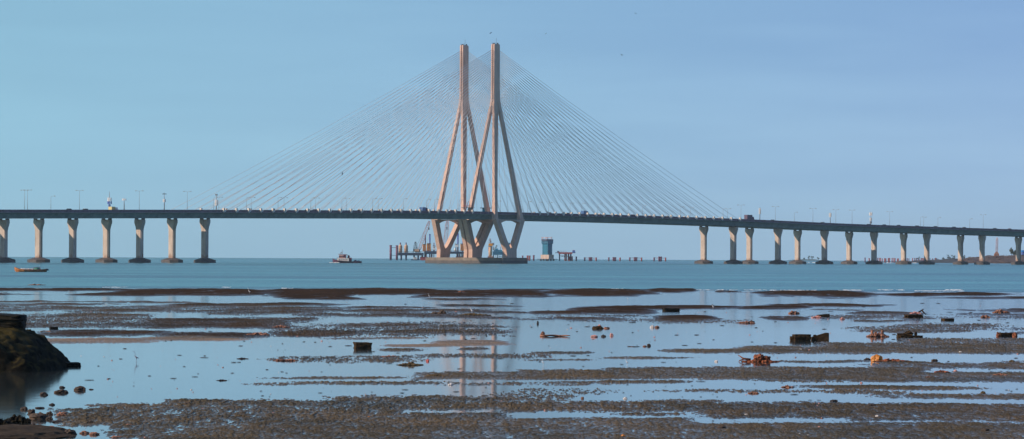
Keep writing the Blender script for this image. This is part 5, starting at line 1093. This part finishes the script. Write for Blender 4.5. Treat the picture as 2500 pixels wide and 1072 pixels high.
ca_ = N.new('ShaderNodeMath'); ca_.operation = 'ADD'; ca_.use_clamp = True; L.new(cf.outputs[0], ca_.inputs[0]); L.new(vg.outputs[0], ca_.inputs[1])
air = N.new('ShaderNodeMixRGB'); L.new(ca_.outputs[0], air.inputs['Fac']); L.new(airh.outputs[0], air.inputs['Color1']); L.new(airt.outputs[0], air.inputs['Color2'])
up = N.new('ShaderNodeMapRange'); up.inputs['From Min'].default_value = .05; up.inputs['From Max'].default_value = .4; up.inputs['To Min'].default_value = .8; up.inputs['To Max'].default_value = .2; L.new(sxw.outputs['Z'], up.inputs['Value'])
mixs = N.new('ShaderNodeMixRGB'); L.new(up.outputs[0], mixs.inputs['Fac']); L.new(hue.outputs[0], mixs.inputs['Color1']); L.new(air.outputs[0], mixs.inputs['Color2'])
L.new(mixs.outputs[0], bg.inputs['Color']); bg.inputs['Strength'].default_value = .103
sun = bpy.data.lights.new('sun', 'SUN'); sun.energy = 5.0; sun.angle = math.radians(.6); sun.color = (1.0, .80, .62)
so = bpy.data.objects.new('sun', sun); COL.objects.link(so); so.rotation_euler = S3.to_track_quat('Z', 'Y').to_euler()
hb = MB(); hb.box((0, 7200, 58), (9000, 15800, 156)); ho = hb.build('haze', mat('tmp', (.5, .5, .5)))
hm = bpy.data.materials.new('haze_air'); hm.use_nodes = True; nt = hm.node_tree; N = nt.nodes; N.remove(N['Principled BSDF'])
pv = N.new('ShaderNodeVolumePrincipled'); pv.inputs['Color'].default_value = (.70, .90, 1.0, 1); pv.inputs['Density'].default_value = 4e-5; pv.inputs['Anisotropy'].default_value = 0.2
nt.links.new(pv.outputs[0], N['Material Output'].inputs['Volume']); ho.data.materials[0] = hm; ho['kind'] = 'stuff'; ho['label'] = 'thin blue sea haze filling the air'; ho['category'] = 'haze'
bpy.data.materials.remove(bpy.data.materials['tmp'])
cam = bpy.data.cameras.new('camera'); cam.sensor_width = 36; cam.lens = FPX/2500*36; cam.clip_start = .5; cam.clip_end = 60000
co_ = bpy.data.objects.new('camera', cam); COL.objects.link(co_); co_.matrix_world = Matrix.Translation(C0) @ CAMROT; scene.camera = co_
scene.view_settings.view_transform = 'Standard'; scene.view_settings.look = 'None'; scene.view_settings.gamma = 1; scene.view_settings.exposure = 0
scene.render.engine = 'CYCLES'; scene.cycles.volume_bounces = 0
